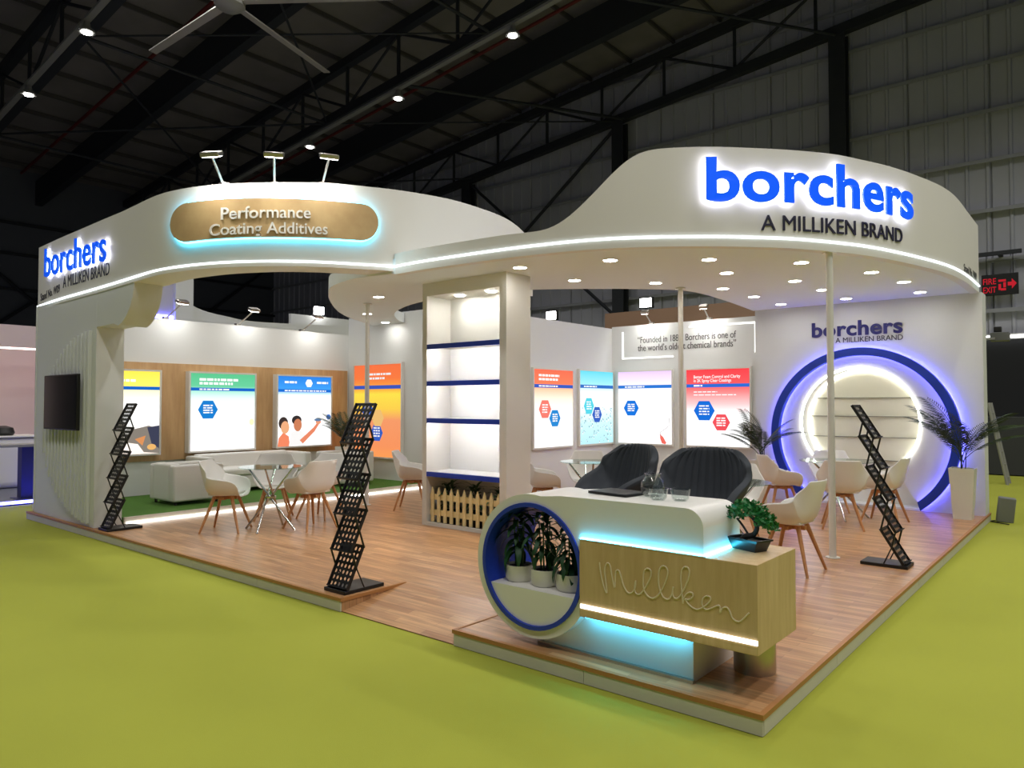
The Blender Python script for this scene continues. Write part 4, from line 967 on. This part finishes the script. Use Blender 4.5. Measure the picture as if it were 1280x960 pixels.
def foliage(c, r, n, seed):
    rr_ = random.Random(seed); bm = bmesh.new()
    for _ in range(n):
        th, ph = rr_.uniform(0, 2 * PI), math.acos(rr_.uniform(-0.6, 1)); q = rr_.uniform(0.55, 1)
        p = Vector((c[0] + r[0] * q * math.sin(ph) * math.cos(th), c[1] + r[1] * q * math.sin(ph) * math.sin(th), c[2] + r[2] * q * math.cos(ph)))
        u = Vector((rr_.uniform(-1, 1), rr_.uniform(-1, 1), rr_.uniform(-0.4, 1))).normalized(); w = u.orthogonal().normalized(); s = rr_.uniform(0.009, 0.015)
        bm.faces.new([bm.verts.new(x) for x in (p, p + u * s + w * s * 0.55, p + u * s * 2, p + u * s - w * s * 0.55)])
    return bm
for k, (c, r, n) in enumerate((((-0.105, 0, 0.175), (0.065, 0.055, 0.035), 220), ((-0.03, 0, 0.215), (0.075, 0.06, 0.05), 320), ((0.05, 0, 0.21), (0.065, 0.06, 0.05), 280), ((0.115, 0, 0.165), (0.06, 0.05, 0.05), 240), ((0.15, 0, 0.14), (0.035, 0.04, 0.035), 110), ((-0.15, 0, 0.185), (0.03, 0.03, 0.03), 80))):
    o = mk('foliage', foliage(c, r, n, k), LEAF3, t, 0); o['kind'] = 'stuff'

# ================================================================== CHAIRS AND TABLES
def shell(profile, nt=12, xp=0.85, zp=3.0, ribs=0.0, nrib=0):
    bm = bmesh.new(); rows = []
    for (y, z, w, rise, wrap) in profile:
        row = []
        for j in range(nt + 1):
            t_ = -1 + 2 * j / nt; a = abs(t_)
            x = w * math.copysign(a ** xp, t_)
            rb = ribs * math.cos(nrib * PI * t_) if ribs else 0.0
            row.append(bm.verts.new((x, y - wrap * a ** 2.2 - rb, z + rise * a ** zp)))
        rows.append(row)
    for a, b in zip(rows, rows[1:]):
        for j in range(nt): bm.faces.new((a[j], a[j + 1], b[j + 1], b[j]))
    return bm
def mod_shell(o, th, lv=1):
    m = o.modifiers.new('thickness', 'SOLIDIFY'); m.thickness = th; m.offset = 0
    s = o.modifiers.new('soft', 'SUBSURF'); s.levels = lv; s.render_levels = lv
CH_PROF = [(-0.215, 0.405, 0.225, 0.10, 0.0), (-0.20, 0.43, 0.25, 0.155, 0), (-0.10, 0.43, 0.275, 0.195, 0), (0.02, 0.422, 0.29, 0.215, 0), (0.11, 0.428, 0.292, 0.222, 0.01), (0.175, 0.46, 0.285, 0.21, 0.04), (0.212, 0.53, 0.272, 0.165, 0.085), (0.238, 0.62, 0.252, 0.105, 0.09), (0.26, 0.71, 0.228, 0.05, 0.07), (0.28, 0.79, 0.21, 0.012, 0.05), (0.288, 0.83, 0.198, 0.0, 0.045)]
def make_chair():
    t = thing('shell_chair', 'x', 'chair')
    o = mk('shell', shell(CH_PROF, 14, 0.8, 4.2), PLASTIC, t); mod_shell(o, 0.013)
    mk('seat_pad', B(-0.18, 0.18, -0.17, 0.15, 0.432, 0.46, bev=0.012), PLASTIC, t)
    bm = bmesh.new(); box(bm, -0.13, 0.13, -0.025, 0.025, 0.375, 0.41); box(bm, -0.025, 0.025, -0.13, 0.13, 0.374, 0.409)
    mk('base_frame', bm, BEECH, t)
    lg = None
    for sx in (-1, 1):
        for sy in (-1, 1):
            if lg is None: lg = mk('leg', T((sx * 0.10, sy * 0.10, 0.412), (sx * 0.225, sy * 0.225, 0.0), 0.021, 0.012, 10), BEECH, t)
            else: mk('leg', T((sx * 0.10, sy * 0.10, 0.412), (sx * 0.225, sy * 0.225, 0.0), 0.021, 0.012, 10), BEECH, t)
    return t
def dup(src, loc, rz_, label, group):
    r = src.copy(); COL.objects.link(r); r.location = loc; r.rotation_euler = (0, 0, rz_); r['label'] = label; r['group'] = group
    for ch in src.children:
        c = ch.copy(); COL.objects.link(c); c.parent = r
    return r
def face(dx, dy): return math.atan2(dx, -dy)      # local front is -y
chair0 = make_chair(); used = []
def chair(x, y, dx, dy, label, group):
    if not used:
        chair0.location = (x, y, 0.1); chair0.rotation_euler = (0, 0, face(dx, dy)); chair0['label'] = label; chair0['group'] = group; used.append(1)
    else: dup(chair0, (x, y, 0.1), face(dx, dy), label, group)
GL, GR_, GM = 'white chairs around the left glass table', 'white chairs around the right glass tables', 'white chairs around the middle glass table'
chair(-6.78, 0.98, 0.75, 0.65, 'white shell armchair at the left glass table, nearest to the television wall', GL)
chair(-6.16, 1.72, -0.95, -0.05, 'white shell armchair seen from behind, right side of the left glass table', GL)
chair(-7.15, 1.85, 0.8, -0.6, 'white shell armchair behind the left glass table, facing the camera', GL)
chair(-6.75, 2.3, 0.3, -0.95, 'white shell armchair behind the left glass table, next to the perforated rack', GL)
chair(-6.4, 3.6, 0.8, 0.6, 'white shell armchair beside the shelf tower, turned to the right', 'white chair by the shelf tower')
chair(-0.93, 3.19, -1.0, 0.05, 'white shell armchair nearest the bonsai, beside the canopy post', GR_)
chair(-1.85, 4.2, 0.35, -0.9, 'white shell armchair behind the small glass table, by the charcoal chairs', GR_)
chair(-1.22, 5.85, -0.3, 0.95, 'white shell armchair with its back to the camera, behind the canopy post', GR_)
chair(-0.92, 6.6, -1.0, 0.05, 'white shell armchair right of the far glass table, behind the zigzag rack', GR_)
chair(-2.1, 6.25, 0.75, 0.65, 'white shell armchair side-on in front of the left foot of the blue ring', GR_)
chair(-1.75, 7.25, 0.3, -0.95, 'white shell armchair on the far side of the far glass table', GR_)
chair(-4.4, 4.05, 0.75, 0.66, 'white shell armchair right of the shelf tower, under the coral poster', GM)
chair(-4.35, 5.0, 0.5, -0.85, 'white shell armchair under the droplet poster, behind the glass table', GM)
chair(-3.25, 4.9, -0.7, -0.7, 'white shell armchair hidden behind the charcoal chairs, under the lilac poster', GM)

def make_table(label, loc, r, h, group):
    t = thing('glass_table', label, 'table', loc, group=group)
    mk('glass_top', lathe(bmesh.new(), [(0, h - 0.01), (r - 0.002, h - 0.01), (r, h - 0.008), (r, h - 0.002), (r - 0.002, h), (0, h)], n=48), TGLASS, t)
    for k in range(4):
        a = PI / 4 + k * PI / 2; b = a + math.radians(165)
        mk('leg', T((r * 0.72 * math.cos(a), r * 0.72 * math.sin(a), h - 0.012), (r * 0.85 * math.cos(b), r * 0.85 * math.sin(b), 0.0), 0.013, n=10), CHROME, t)
    mk('collar', lathe(bmesh.new(), [(0.05, h * 0.5), (0.065, h * 0.5), (0.065, h * 0.53), (0.05, h * 0.53), (0.05, h * 0.5)], n=20), CHROME, t)
    return t
make_table('round glass table with crossed chrome legs on the left, between the sofas and rack', (-6.45, 1.36, 0.1), 0.37, 0.75, 'round glass tables')
make_table('round glass table between the charcoal chairs and the canopy post', (-1.55, 3.25, 0.1), 0.40, 0.75, 'round glass tables')
make_table('round glass table in front of the blue ring niche', (-1.5, 6.65, 0.1), 0.46, 0.75, 'round glass tables')
make_table('round glass table in the middle, in front of the droplet poster', (-3.95, 4.45, 0.1), 0.38, 0.75, 'round glass tables')

# tall charcoal bucket chairs behind the desk
BC = [(-0.24, 0.70, 0.22, 0.02, 0.0), (-0.22, 0.725, 0.25, 0.10, 0), (-0.12, 0.72, 0.29, 0.20, 0), (0.0, 0.71, 0.31, 0.25, 0), (0.10, 0.72, 0.32, 0.27, 0.02), (0.17, 0.76, 0.32, 0.27, 0.06), (0.21, 0.84, 0.31, 0.22, 0.10), (0.235, 0.93, 0.305, 0.15, 0.11), (0.255, 1.02, 0.295, 0.07, 0.11), (0.27, 1.10, 0.27, 0.01, 0.10), (0.28, 1.16, 0.225, -0.02, 0.08), (0.285, 1.185, 0.17, -0.02, 0.06)]
def make_bucket():
    t = thing('bucket_chair', 'x', 'chair')
    o = mk('bucket_shell', shell(BC, 40, 0.9, 2.6, 0.007, 12), VELVET, t); mod_shell(o, 0.055)
    mk('seat_cushion', B(-0.22, 0.22, -0.22, 0.18, 0.72, 0.79, bev=0.03, seg=3), VELVET, t)
    mk('pedestal', lathe(bmesh.new(), [(0, 0.0), (0.2, 0.0), (0.2, 0.012), (0.03, 0.035), (0.028, 0.70), (0, 0.70)], n=28), CHROME, t)
    mk('foot_ring', path_tube(bmesh.new(), [(0.15 * math.cos(2 * PI * k / 24), 0.15 * math.sin(2 * PI * k / 24), 0.3) for k in range(24)], 0.01, 8, True), CHROME, t)
    return t
b0 = make_bucket(); b0['label'] = 'charcoal velvet bucket chair behind the desk, left one by the laptop'; b0['group'] = 'charcoal chairs behind the desk'
b0.location = (-1.62, 1.3, 0.1); b0.rotation_euler = (0, 0, face(-0.35, -0.9))
dup(b0, (-0.90, 1.25, 0.1), face(0.12, -0.95), 'charcoal velvet bucket chair behind the desk, right one behind the glass bowls', 'charcoal chairs behind the desk')

# white block sofas on the turf
def sofa(label, loc, w, d, h, rz_):
    """front is -y, w across"""
    t = thing('sofa', label, 'sofa', loc, rz_, 'white sofas')
    aw = 0.13
    mk('base', B(-w / 2 + aw, w / 2 - aw, -d / 2 + 0.02, d / 2 - 0.14, 0.06, 0.26, bev=0.02), LEATHER, t)
    mk('seat_cushion', B(-w / 2 + aw + 0.004, w / 2 - aw - 0.004, -d / 2, d / 2 - 0.14, 0.262, 0.38, bev=0.035, seg=3), LEATHER, t)
    for s in (-1, 1): mk('arm', B(min(s * w / 2, s * (w / 2 - aw)), max(s * w / 2, s * (w / 2 - aw)), -d / 2, d / 2 - 0.002, 0.05, h - 0.02, bev=0.03, seg=3), LEATHER, t)
    mk('backrest', B(-w / 2 + aw - 0.004, w / 2 - aw + 0.004, d / 2 - 0.16, d / 2, 0.05, h, bev=0.035, seg=3), LEATHER, t)
    for sx in (-1, 1):
        for sy in (-1, 1): mk('foot', T((sx * (w / 2 - 0.07), sy * (d / 2 - 0.07), 0.0), (sx * (w / 2 - 0.07), sy * (d / 2 - 0.07), 0.05), 0.02, n=10), BLACK, t)
    return t
sofa('white leatherette block armchair on the turf nearest the television wall', (-9.06, 1.62, 0.18), 0.74, 0.74, 0.58, PI)
sofa('long white leatherette sofa along the oak wall under the posters', (-9.84, 3.1, 0.18), 1.9, 0.72, 0.6, R90)
sofa('white leatherette block armchair on the turf beside the corner palm', (-9.2, 4.55, 0.18), 0.74, 0.72, 0.6, 0)

# ================================================================== ZIGZAG LITERATURE RACKS
def tray_mesh():
    """perforated tray in the x / s plane: 5 x 7 round holes, thickness in n"""
    bm = bmesh.new(); W, Lh = 0.236, 0.35; nx, ny = 5, 7; cw, cl = W / nx, Lh / ny; r = min(cw, cl) * 0.38
    for side, zz in ((0, 0.0), (1, 0.008)):
        for i in range(nx):
            for j in range(ny):
                cx, cy = -W / 2 + (i + 0.5) * cw, (j + 0.5) * cl
                sq = [(cw / 2, 0), (cw / 2, cl / 2), (0, cl / 2), (-cw / 2, cl / 2), (-cw / 2, 0), (-cw / 2, -cl / 2), (0, -cl / 2), (cw / 2, -cl / 2)]
                o = [bm.verts.new((cx + a, cy + b, zz)) for a, b in sq]; h = [bm.verts.new((cx + r * math.cos(PI / 4 * k), cy + r * math.sin(PI / 4 * k), zz)) for k in range(8)]
                for k in range(8): bm.faces.new((o[k], o[(k + 1) % 8], h[(k + 1) % 8], h[k]))
    bmesh.ops.remove_doubles(bm, verts=bm.verts[:], dist=1e-5)
    return bm
def make_rack(label, loc, rz_, sy=0.15, dy=0.03):
    t = thing('literature_rack', label, 'brochure rack', loc, rz_, 'zigzag literature racks')
    mk('base_plate', B(-0.135, 0.135, -0.2, 0.2, 0.0, 0.03, bev=0.005), BLACK, t)
    sz, dz = math.sqrt(0.345 ** 2 - sy ** 2), 0.285
    ang = math.atan2(sz, sy)
    L_ = lambda k: Vector((0, -0.16 + dy * k, 0.035 + dz * k))
    M_ = lambda k: L_(k) + Vector((0, sy / 2, sz / 2)); T_ = lambda k: L_(k) + Vector((0, sy, sz))
    src = None
    for k in range(5):
        mt = Matrix.Translation(L_(k)) @ Matrix.Rotation(ang, 4, 'X')
        if 'tray' not in LEAFSRC:
            o = mk('tray', tray_mesh(), BLACK, t, 0, recalc=True); LEAFSRC['tray'] = o; o.matrix_local = mt
        else: o = inst(LEAFSRC['tray'], 'tray', t, mt)
        if 'tray_frame' not in LEAFSRC:
            bm = bmesh.new()
            for s in (-1, 1): box(bm, s * 0.124 - 0.006, s * 0.124 + 0.006, -0.005, 0.362, -0.008, 0.016)
            box(bm, -0.118, 0.118, -0.005, 0.005, -0.006, 0.03); box(bm, -0.118, 0.118, 0.352, 0.362, -0.006, 0.012)
            LEAFSRC['tray_frame'] = mk('tray_frame', bm, BLACK, o)
        else: inst(LEAFSRC['tray_frame'], 'tray_frame', o)
        if k < 4:
            for s in (-1, 1):
                x = Vector((s * 0.136, 0, 0))
                mk('link', T(L_(k + 1) + x, M_(k) + x, 0.008, n=6), BLACK, t); mk('link', T(M_(k + 1) + x, T_(k) + x, 0.008, n=6), BLACK, t)
    for s in (-1, 1):
        x = Vector((s * 0.136, 0, 0)); mk('link', T(M_(0) + x, Vector((s * 0.125, 0.0, 0.028)), 0.006, n=6), BLACK, t)
    return t
make_rack('black perforated zigzag brochure rack by the television wall', (-7.86, 0.23, 0.1), 0)
make_rack('black perforated zigzag brochure rack at the ramp, in the middle of the photo', (-3.45, 0.26, 0.1), 0)
make_rack('black zigzag brochure rack seen side-on near the right platform edge', (-0.32, 3.98, 0.1), R90, 0.18, 0.058)

# ================================================================== TELEVISION
t = thing('television', 'flat black wall television on the slatted front wall', 'television', (-8.98, 0.0, 1.27))
mk('bezel', B(-0.56, 0.56, -0.075, -0.035, 0.0, 0.70, bev=0.006), BLACK, t)
mk('screen', B(-0.545, 0.545, -0.079, -0.074, 0.018, 0.685), mat('dark_screen', rgb(30, 31, 36), 0.12), t)
mk('wall_bracket', B(-0.2, 0.2, -0.035, 0.0, 0.2, 0.5), BLACK, t)

# ================================================================== FLOODLIGHTS ON ARMS
def flood(label, foot, tip, power, group, aim, size=(0.14, 0.1)):
    t = thing('arm_floodlight', label, 'floodlight', foot, group=group)
    foot, tip = Vector(foot), Vector(tip); d = tip - foot
    mk('arm', T((0, 0, 0), d, 0.012, n=8), STEEL, t)
    mk('clamp', B(-0.04, 0.04, -0.04, 0.04, -0.01, 0.03), STEEL, t)
    q = (Vector(aim) - tip).normalized().to_track_quat('-Z', 'Y').to_matrix().to_4x4()
    h = mk('head', B(-size[0], size[0], -size[1], size[1], 0.0, 0.05, bev=0.01), STEEL, t); h.matrix_local = Matrix.Translation(d) @ q
    mk('lamp_panel', B(-size[0] + 0.015, size[0] - 0.015, -size[1] + 0.015, size[1] - 0.015, -0.006, -0.001), LAMPC, h)
    if power:
        l = bpy.data.lights.new('flood_light', 'AREA'); l.shape = 'RECTANGLE'; l.size = size[0] * 2; l.size_y = size[1] * 2; l.energy = power; l.color = (1.0, 0.98, 0.94); l.spread = math.radians(140)
        o = bpy.data.objects.new('flood_light', l); COL.objects.link(o); o.parent = h; o.location = (0, 0, -0.012)
    return t
for (x, y, z, lb) in ((-5.88, 0.42, 3.92, 'left'), (-5.56, 0.82, 3.955, 'middle'), (-5.33, 1.26, 4.01, 'right')):
    p, n = CA.at(CA.nearest(x, y))
    flood('small floodlight on an arm above the oval oak sign, %s of three' % lb, (x, y, z - 0.01), (x + n[0] * 0.3, y + n[1] * 0.3, z + 0.2), FLOOD_W, 'floodlights above the oval sign', (p[0] + n[0] * 0.0, p[1], 3.6), (0.1, 0.06))
for (y, lb) in ((1.9, 'nearest the television wall'), (3.15, 'in the middle'), (4.45, 'nearest the storeroom')):
    flood('small floodlight on an arm over the oak poster wall, %s' % lb, (XL - 0.05, y, 2.97), (XL + 0.3, y + 0.1, 3.2), FLOOD_W * 0.45, 'floodlights over the oak wall', (XL, y + 0.1, 2.5), (0.09, 0.06))
for (x, lb) in ((-5.05, 'left'), (-3.95, 'right')):
    flood('small floodlight on an arm over the quote wall, %s one' % lb, (x, YB + 0.05, 3.04), (x + 0.05, YB - 0.28, 3.2), FLOOD_W * 0.9, 'floodlights over the quote wall', (x, YB, 2.75), (0.07, 0.05))

# ================================================================== NEIGHBOURING STANDS AND HALL THINGS
PINK = mat('pink_lit_board', rgb(236, 214, 210), 0.7)
n1 = thing('neighbour_stand', 'pinkish neighbouring stand beyond the left edge of the stand', 'stand', (-15.5, 1.6, 0))
part('back_wall', B(-17.0, -16.9, -2.5, 4.5, 0, 3.0), PINK, n1)
part('header', B(-16.0, -15.8, -2.5, 4.5, 2.75, 3.2), PINK, n1)
part('side_wall', B(-16.9, -16.0, 2.6, 2.7, 0, 2.75), PINK, n1)
part('pink_light', B(-15.98, -15.9, -2.4, 4.4, 2.72, 2.748), emis('pink_led', (1.0, 0.72, 0.70, 1), 6.0), n1)
part('stand_floor', B(-17, -12.2, -2.5, 2.6, 0.0, 0.05), mat('grey_floor', rgb(110, 112, 126), 0.5), n1)
part('blue_floor_light', B(-12.195, -12.15, -2.4, 2.5, 0.004, 0.045), LEDBLUE, n1)
part('blue_floor_light', B(-14.0, -13.97, 1.2, 1.7, 0.055, 0.075), LEDBLUE, n1)
n2 = thing('neighbour_counter', 'white rounded counter on the pinkish neighbouring stand', 'counter', (-14.6, 0.9, 0.05))
part('counter_body', B(-15.0, -14.2, -0.6, 1.45, 0.051, 0.98, bev=0.12, seg=4), WHITE, n2)
part('counter_top', B(-15.03, -14.17, -0.63, 1.4, 0.981, 1.01, bev=0.01), WHITE2, n2)
whole('handbag', lathe(bmesh.new(), [(0, 0), (0.16, 0), (0.19, 0.05), (0.16, 0.14), (0.05, 0.18), (0, 0.18)], (-14.6, 0.85, 1.011), 14), BLACK, 'dark bag lying on the neighbouring white counter', 'bag')
n3 = thing('blue_pillar', 'dark blue square display post at the edge of the neighbouring stand', 'post', (-12.5, 0.62, 0.05))
part('shaft', B(-12.6, -12.4, 0.52, 0.72, 0.051, 0.9), NAVY, n3); part('cap', B(-12.75, -12.25, 0.2, 0.9, 0.9, 0.94), TRAY, n3); part('foot_plate', B(-12.68, -12.32, 0.44, 0.8, 0.0505, 0.06), NAVY, n3)
# tall structures seen over the oak wall
n4 = thing('neighbour_tower', 'pale tower with a blue glow behind the oak poster wall', 'tower', (-14.0, 3.4, 0))
part('shaft', B(-14.2, -13.8, 3.0, 3.72, 0, 4.9), mat('pale_lilac_board', rgb(196, 194, 206), 0.7), n4)
part('blue_light', B(-13.8, -13.77, 3.1, 3.6, 3.36, 3.44), LEDBLUE, n4)
part('shaft_face', B(-13.8, -13.7, 3.62, 4.0, 0, 4.6), WALLW, n4)
bm = bmesh.new()
cv = catmull([(3.75, 3.86), (4.3, 3.64), (4.9, 3.55), (5.44, 3.5), (6.5, 3.53), (8.4, 3.62)], 5)
prism(bm, [cv + [(8.4, 2.6), (3.75, 2.6)]], YZ, -14.1, -13.9)
nb = thing('neighbour_fascia', 'curved pale fascia of the stand behind the oak poster wall', 'fascia', (-14, 6, 0))
part('fascia_board', bm, WALLW, nb); part('support', B(-14.08, -13.92, 5.0, 5.2, 0, 2.6), WALLW, nb); part('support', B(-14.08, -13.92, 7.6, 7.8, 0, 2.6), WALLW, nb)
n5 = thing('neighbour_box', 'white back panel with a lamp behind the storeroom corner', 'panel', (-14.6, 8.3, 0))
part('panel', B(-15.2, -15.1, 7.3, 9.5, 0, 3.95), WALLW, n5); part('lamp', B(-15.1, -15.0, 8.0, 8.25, 4.0, 4.2), LAMPC, n5)
n6 = thing('brown_fascia', 'brown neighbouring fascia showing above the quote wall', 'fascia', (-5.2, 9.6, 0))
part('fascia_board', B(-6.9, -2.0, 9.5, 9.7, 2.9, 3.5), mat('brown_board', rgb(150, 120, 96), 0.6), n6); part('support', B(-6.8, -6.6, 9.52, 9.68, 0, 2.9), WALLW, n6); part('support', B(-2.3, -2.1, 9.52, 9.68, 0, 2.9), WALLW, n6)
for (x, y, z, lb) in ((-8.42, 14, 4.2, 'right'), (-11.62, 14, 4.1, 'left')):
    t = thing('stand_floodlight', 'bright floodlight on a mast far behind the middle wall, %s one' % lb, 'floodlight', (x, y, 0), group='far floodlights')
    mk('mast', T((0, 0, 0), (0, 0, z), 0.04, n=8), DARKST, t); mk('head', B(-0.2, 0.2, -0.04, 0.06, z, z + 0.3), BLACK, t); mk('lamp_panel', B(-0.17, 0.17, -0.05, -0.042, z + 0.03, z + 0.27), LAMPC, t)
# right side: panel in the shade colour of the exit opening, exit sign, camera, ladder, crate
struct(mk('door_1', B(-1.5, 3.2, YW - 0.3, YW - 0.24, 0, 3.35), mat('opening_shade_panel', rgb(26, 28, 32), 0.8)))  # solid panel; the gloom of the opening is put into its colour
t = thing('tube_light', 'white tube light along the top of the dark hall opening', 'light', (0.8, YW - 0.35, 3.38)); mk('tube', B(-2.3, 2.3, -0.05, 0.03, 0.0, 0.08), emis('door_tube', (1, 1, 0.97, 1), 4.0), t); mk('holder', B(-2.35, 2.35, 0.03, 0.08, -0.02, 0.12), TRAY, t)
t = thing('exit_sign', 'black hanging exit sign with red lettering and arrow at the right edge', 'sign', (-0.98, 20.0, 4.54))
mk('panel', B(-0.42, 0.42, -0.03, 0.03, 0.0, 0.58, bev=0.01), BLACK, t)
RED = emis('exit_red', (0.9, 0.03, 0.05, 1), 0.55)
fx = lambda u0, v0: (lambda u, v, w: (u0 + u, -0.034 - w, v0 + v))
mk('lettering', text_on('FIRE', fx(-0.38, 0.31), 0.3, 0.16, 0.003, 0.01), RED, t); mk('lettering', text_on('EXIT', fx(-0.38, 0.08), 0.3, 0.16, 0.003, 0.01), RED, t)
bm = bmesh.new(); box(bm, -0.03, 0.14, -0.036, -0.034, 0.36, 0.42); box(bm, -0.03, 0.03, -0.036, -0.034, 0.14, 0.3); box(bm, 0.08, 0.14, -0.036, -0.034, 0.2, 0.34); box(bm, 0.02, 0.14, -0.036, -0.034, 0.12, 0.18); mk('running_mark', bm, RED, t)
bm = prism(bmesh.new(), [[(0.18, 0.24), (0.27, 0.24), (0.27, 0.15), (0.38, 0.29), (0.27, 0.43), (0.27, 0.34), (0.18, 0.34)]], XZ, -0.036, -0.034); mk('arrow', bm, RED, t)
for x in (-0.3, 0.3): mk('hanger', T((x, 0, 0.58), (x, 0, 1.1), 0.01, n=6), BLACK, t)
mk('beam', B(-0.5, 0.5, -0.06, 0.06, 1.1, 1.2), DARKST, t); mk('wall_arm', B(-0.05, 0.05, 0.06, 0.42, 1.1, 1.2), DARKST, t)
t = thing('ladder', 'grey ladder leaning in the dark aisle behind the arch wall', 'ladder', (-0.3, 14.0, -0.03))
for q in (-0.19, 0.19): mk('rail', T((0.0, q, 0), (-0.3, q, 1.65), 0.03, n=8), TRAY, t)
for k in range(6): f_ = (k + 0.6) / 6.4; mk('rung', T((-0.3 * f_, -0.19, 1.65 * f_), (-0.3 * f_, 0.19, 1.65 * f_), 0.014, n=6), TRAY, t)
t = thing('aisle_crate', 'dark slatted crate standing in the aisle behind the arch wall', 'crate', (0.1, 16.3, 0))
mk('box', B(-1.1, 0.9, -0.3, 0.5, 0.02, 1.3), mat('dark_crate', rgb(46, 48, 50), 0.7), t)
sl = mk('slat', B(0.905, 0.95, -0.28, 0.48, 0.0, 0.05), TRAY, t); sl.location = (0, 0, 0.08)
for k in range(1, 12): inst(sl, 'slat', t, Matrix.Translation((0, 0, 0.08 + 0.1 * k)))
t = thing('wall_camera', 'small grey camera box on a bracket behind the arch wall edge', 'camera', (0.1, 8.5, 2.46)); mk('arm', B(-0.1, 0.0, -0.16, -0.13, 0.02, 0.05), TRAY, t); mk('box', B(-0.06, 0.16, -0.13, 0.02, 0.0, 0.12, bev=0.01), mat('camera_grey', rgb(96, 98, 98), 0.5), t); mk('top_box', B(-0.02, 0.07, -0.1, -0.02, 0.125, 0.2, bev=0.01), BLACK, t)
t = thing('cable_box', 'grey leaning cable box at the right back corner of the platform', 'box', (0.17, 8.35, 0)); o = mk('case', B(-0.1, 0.1, -0.05, 0.05, 0.0, 0.34, bev=0.015), mat('grey_case', rgb(120, 122, 120), 0.5), t); o.rotation_euler = (0.12, 0.1, 0.2); mk('lead', path_tube(bmesh.new(), catmull([(-0.1, -0.02, 0.012), (-0.14, -0.12, 0.012), (-0.05, -0.22, 0.012), (0.08, -0.3, 0.012)], 5), 0.008, 6), BLACK, t)
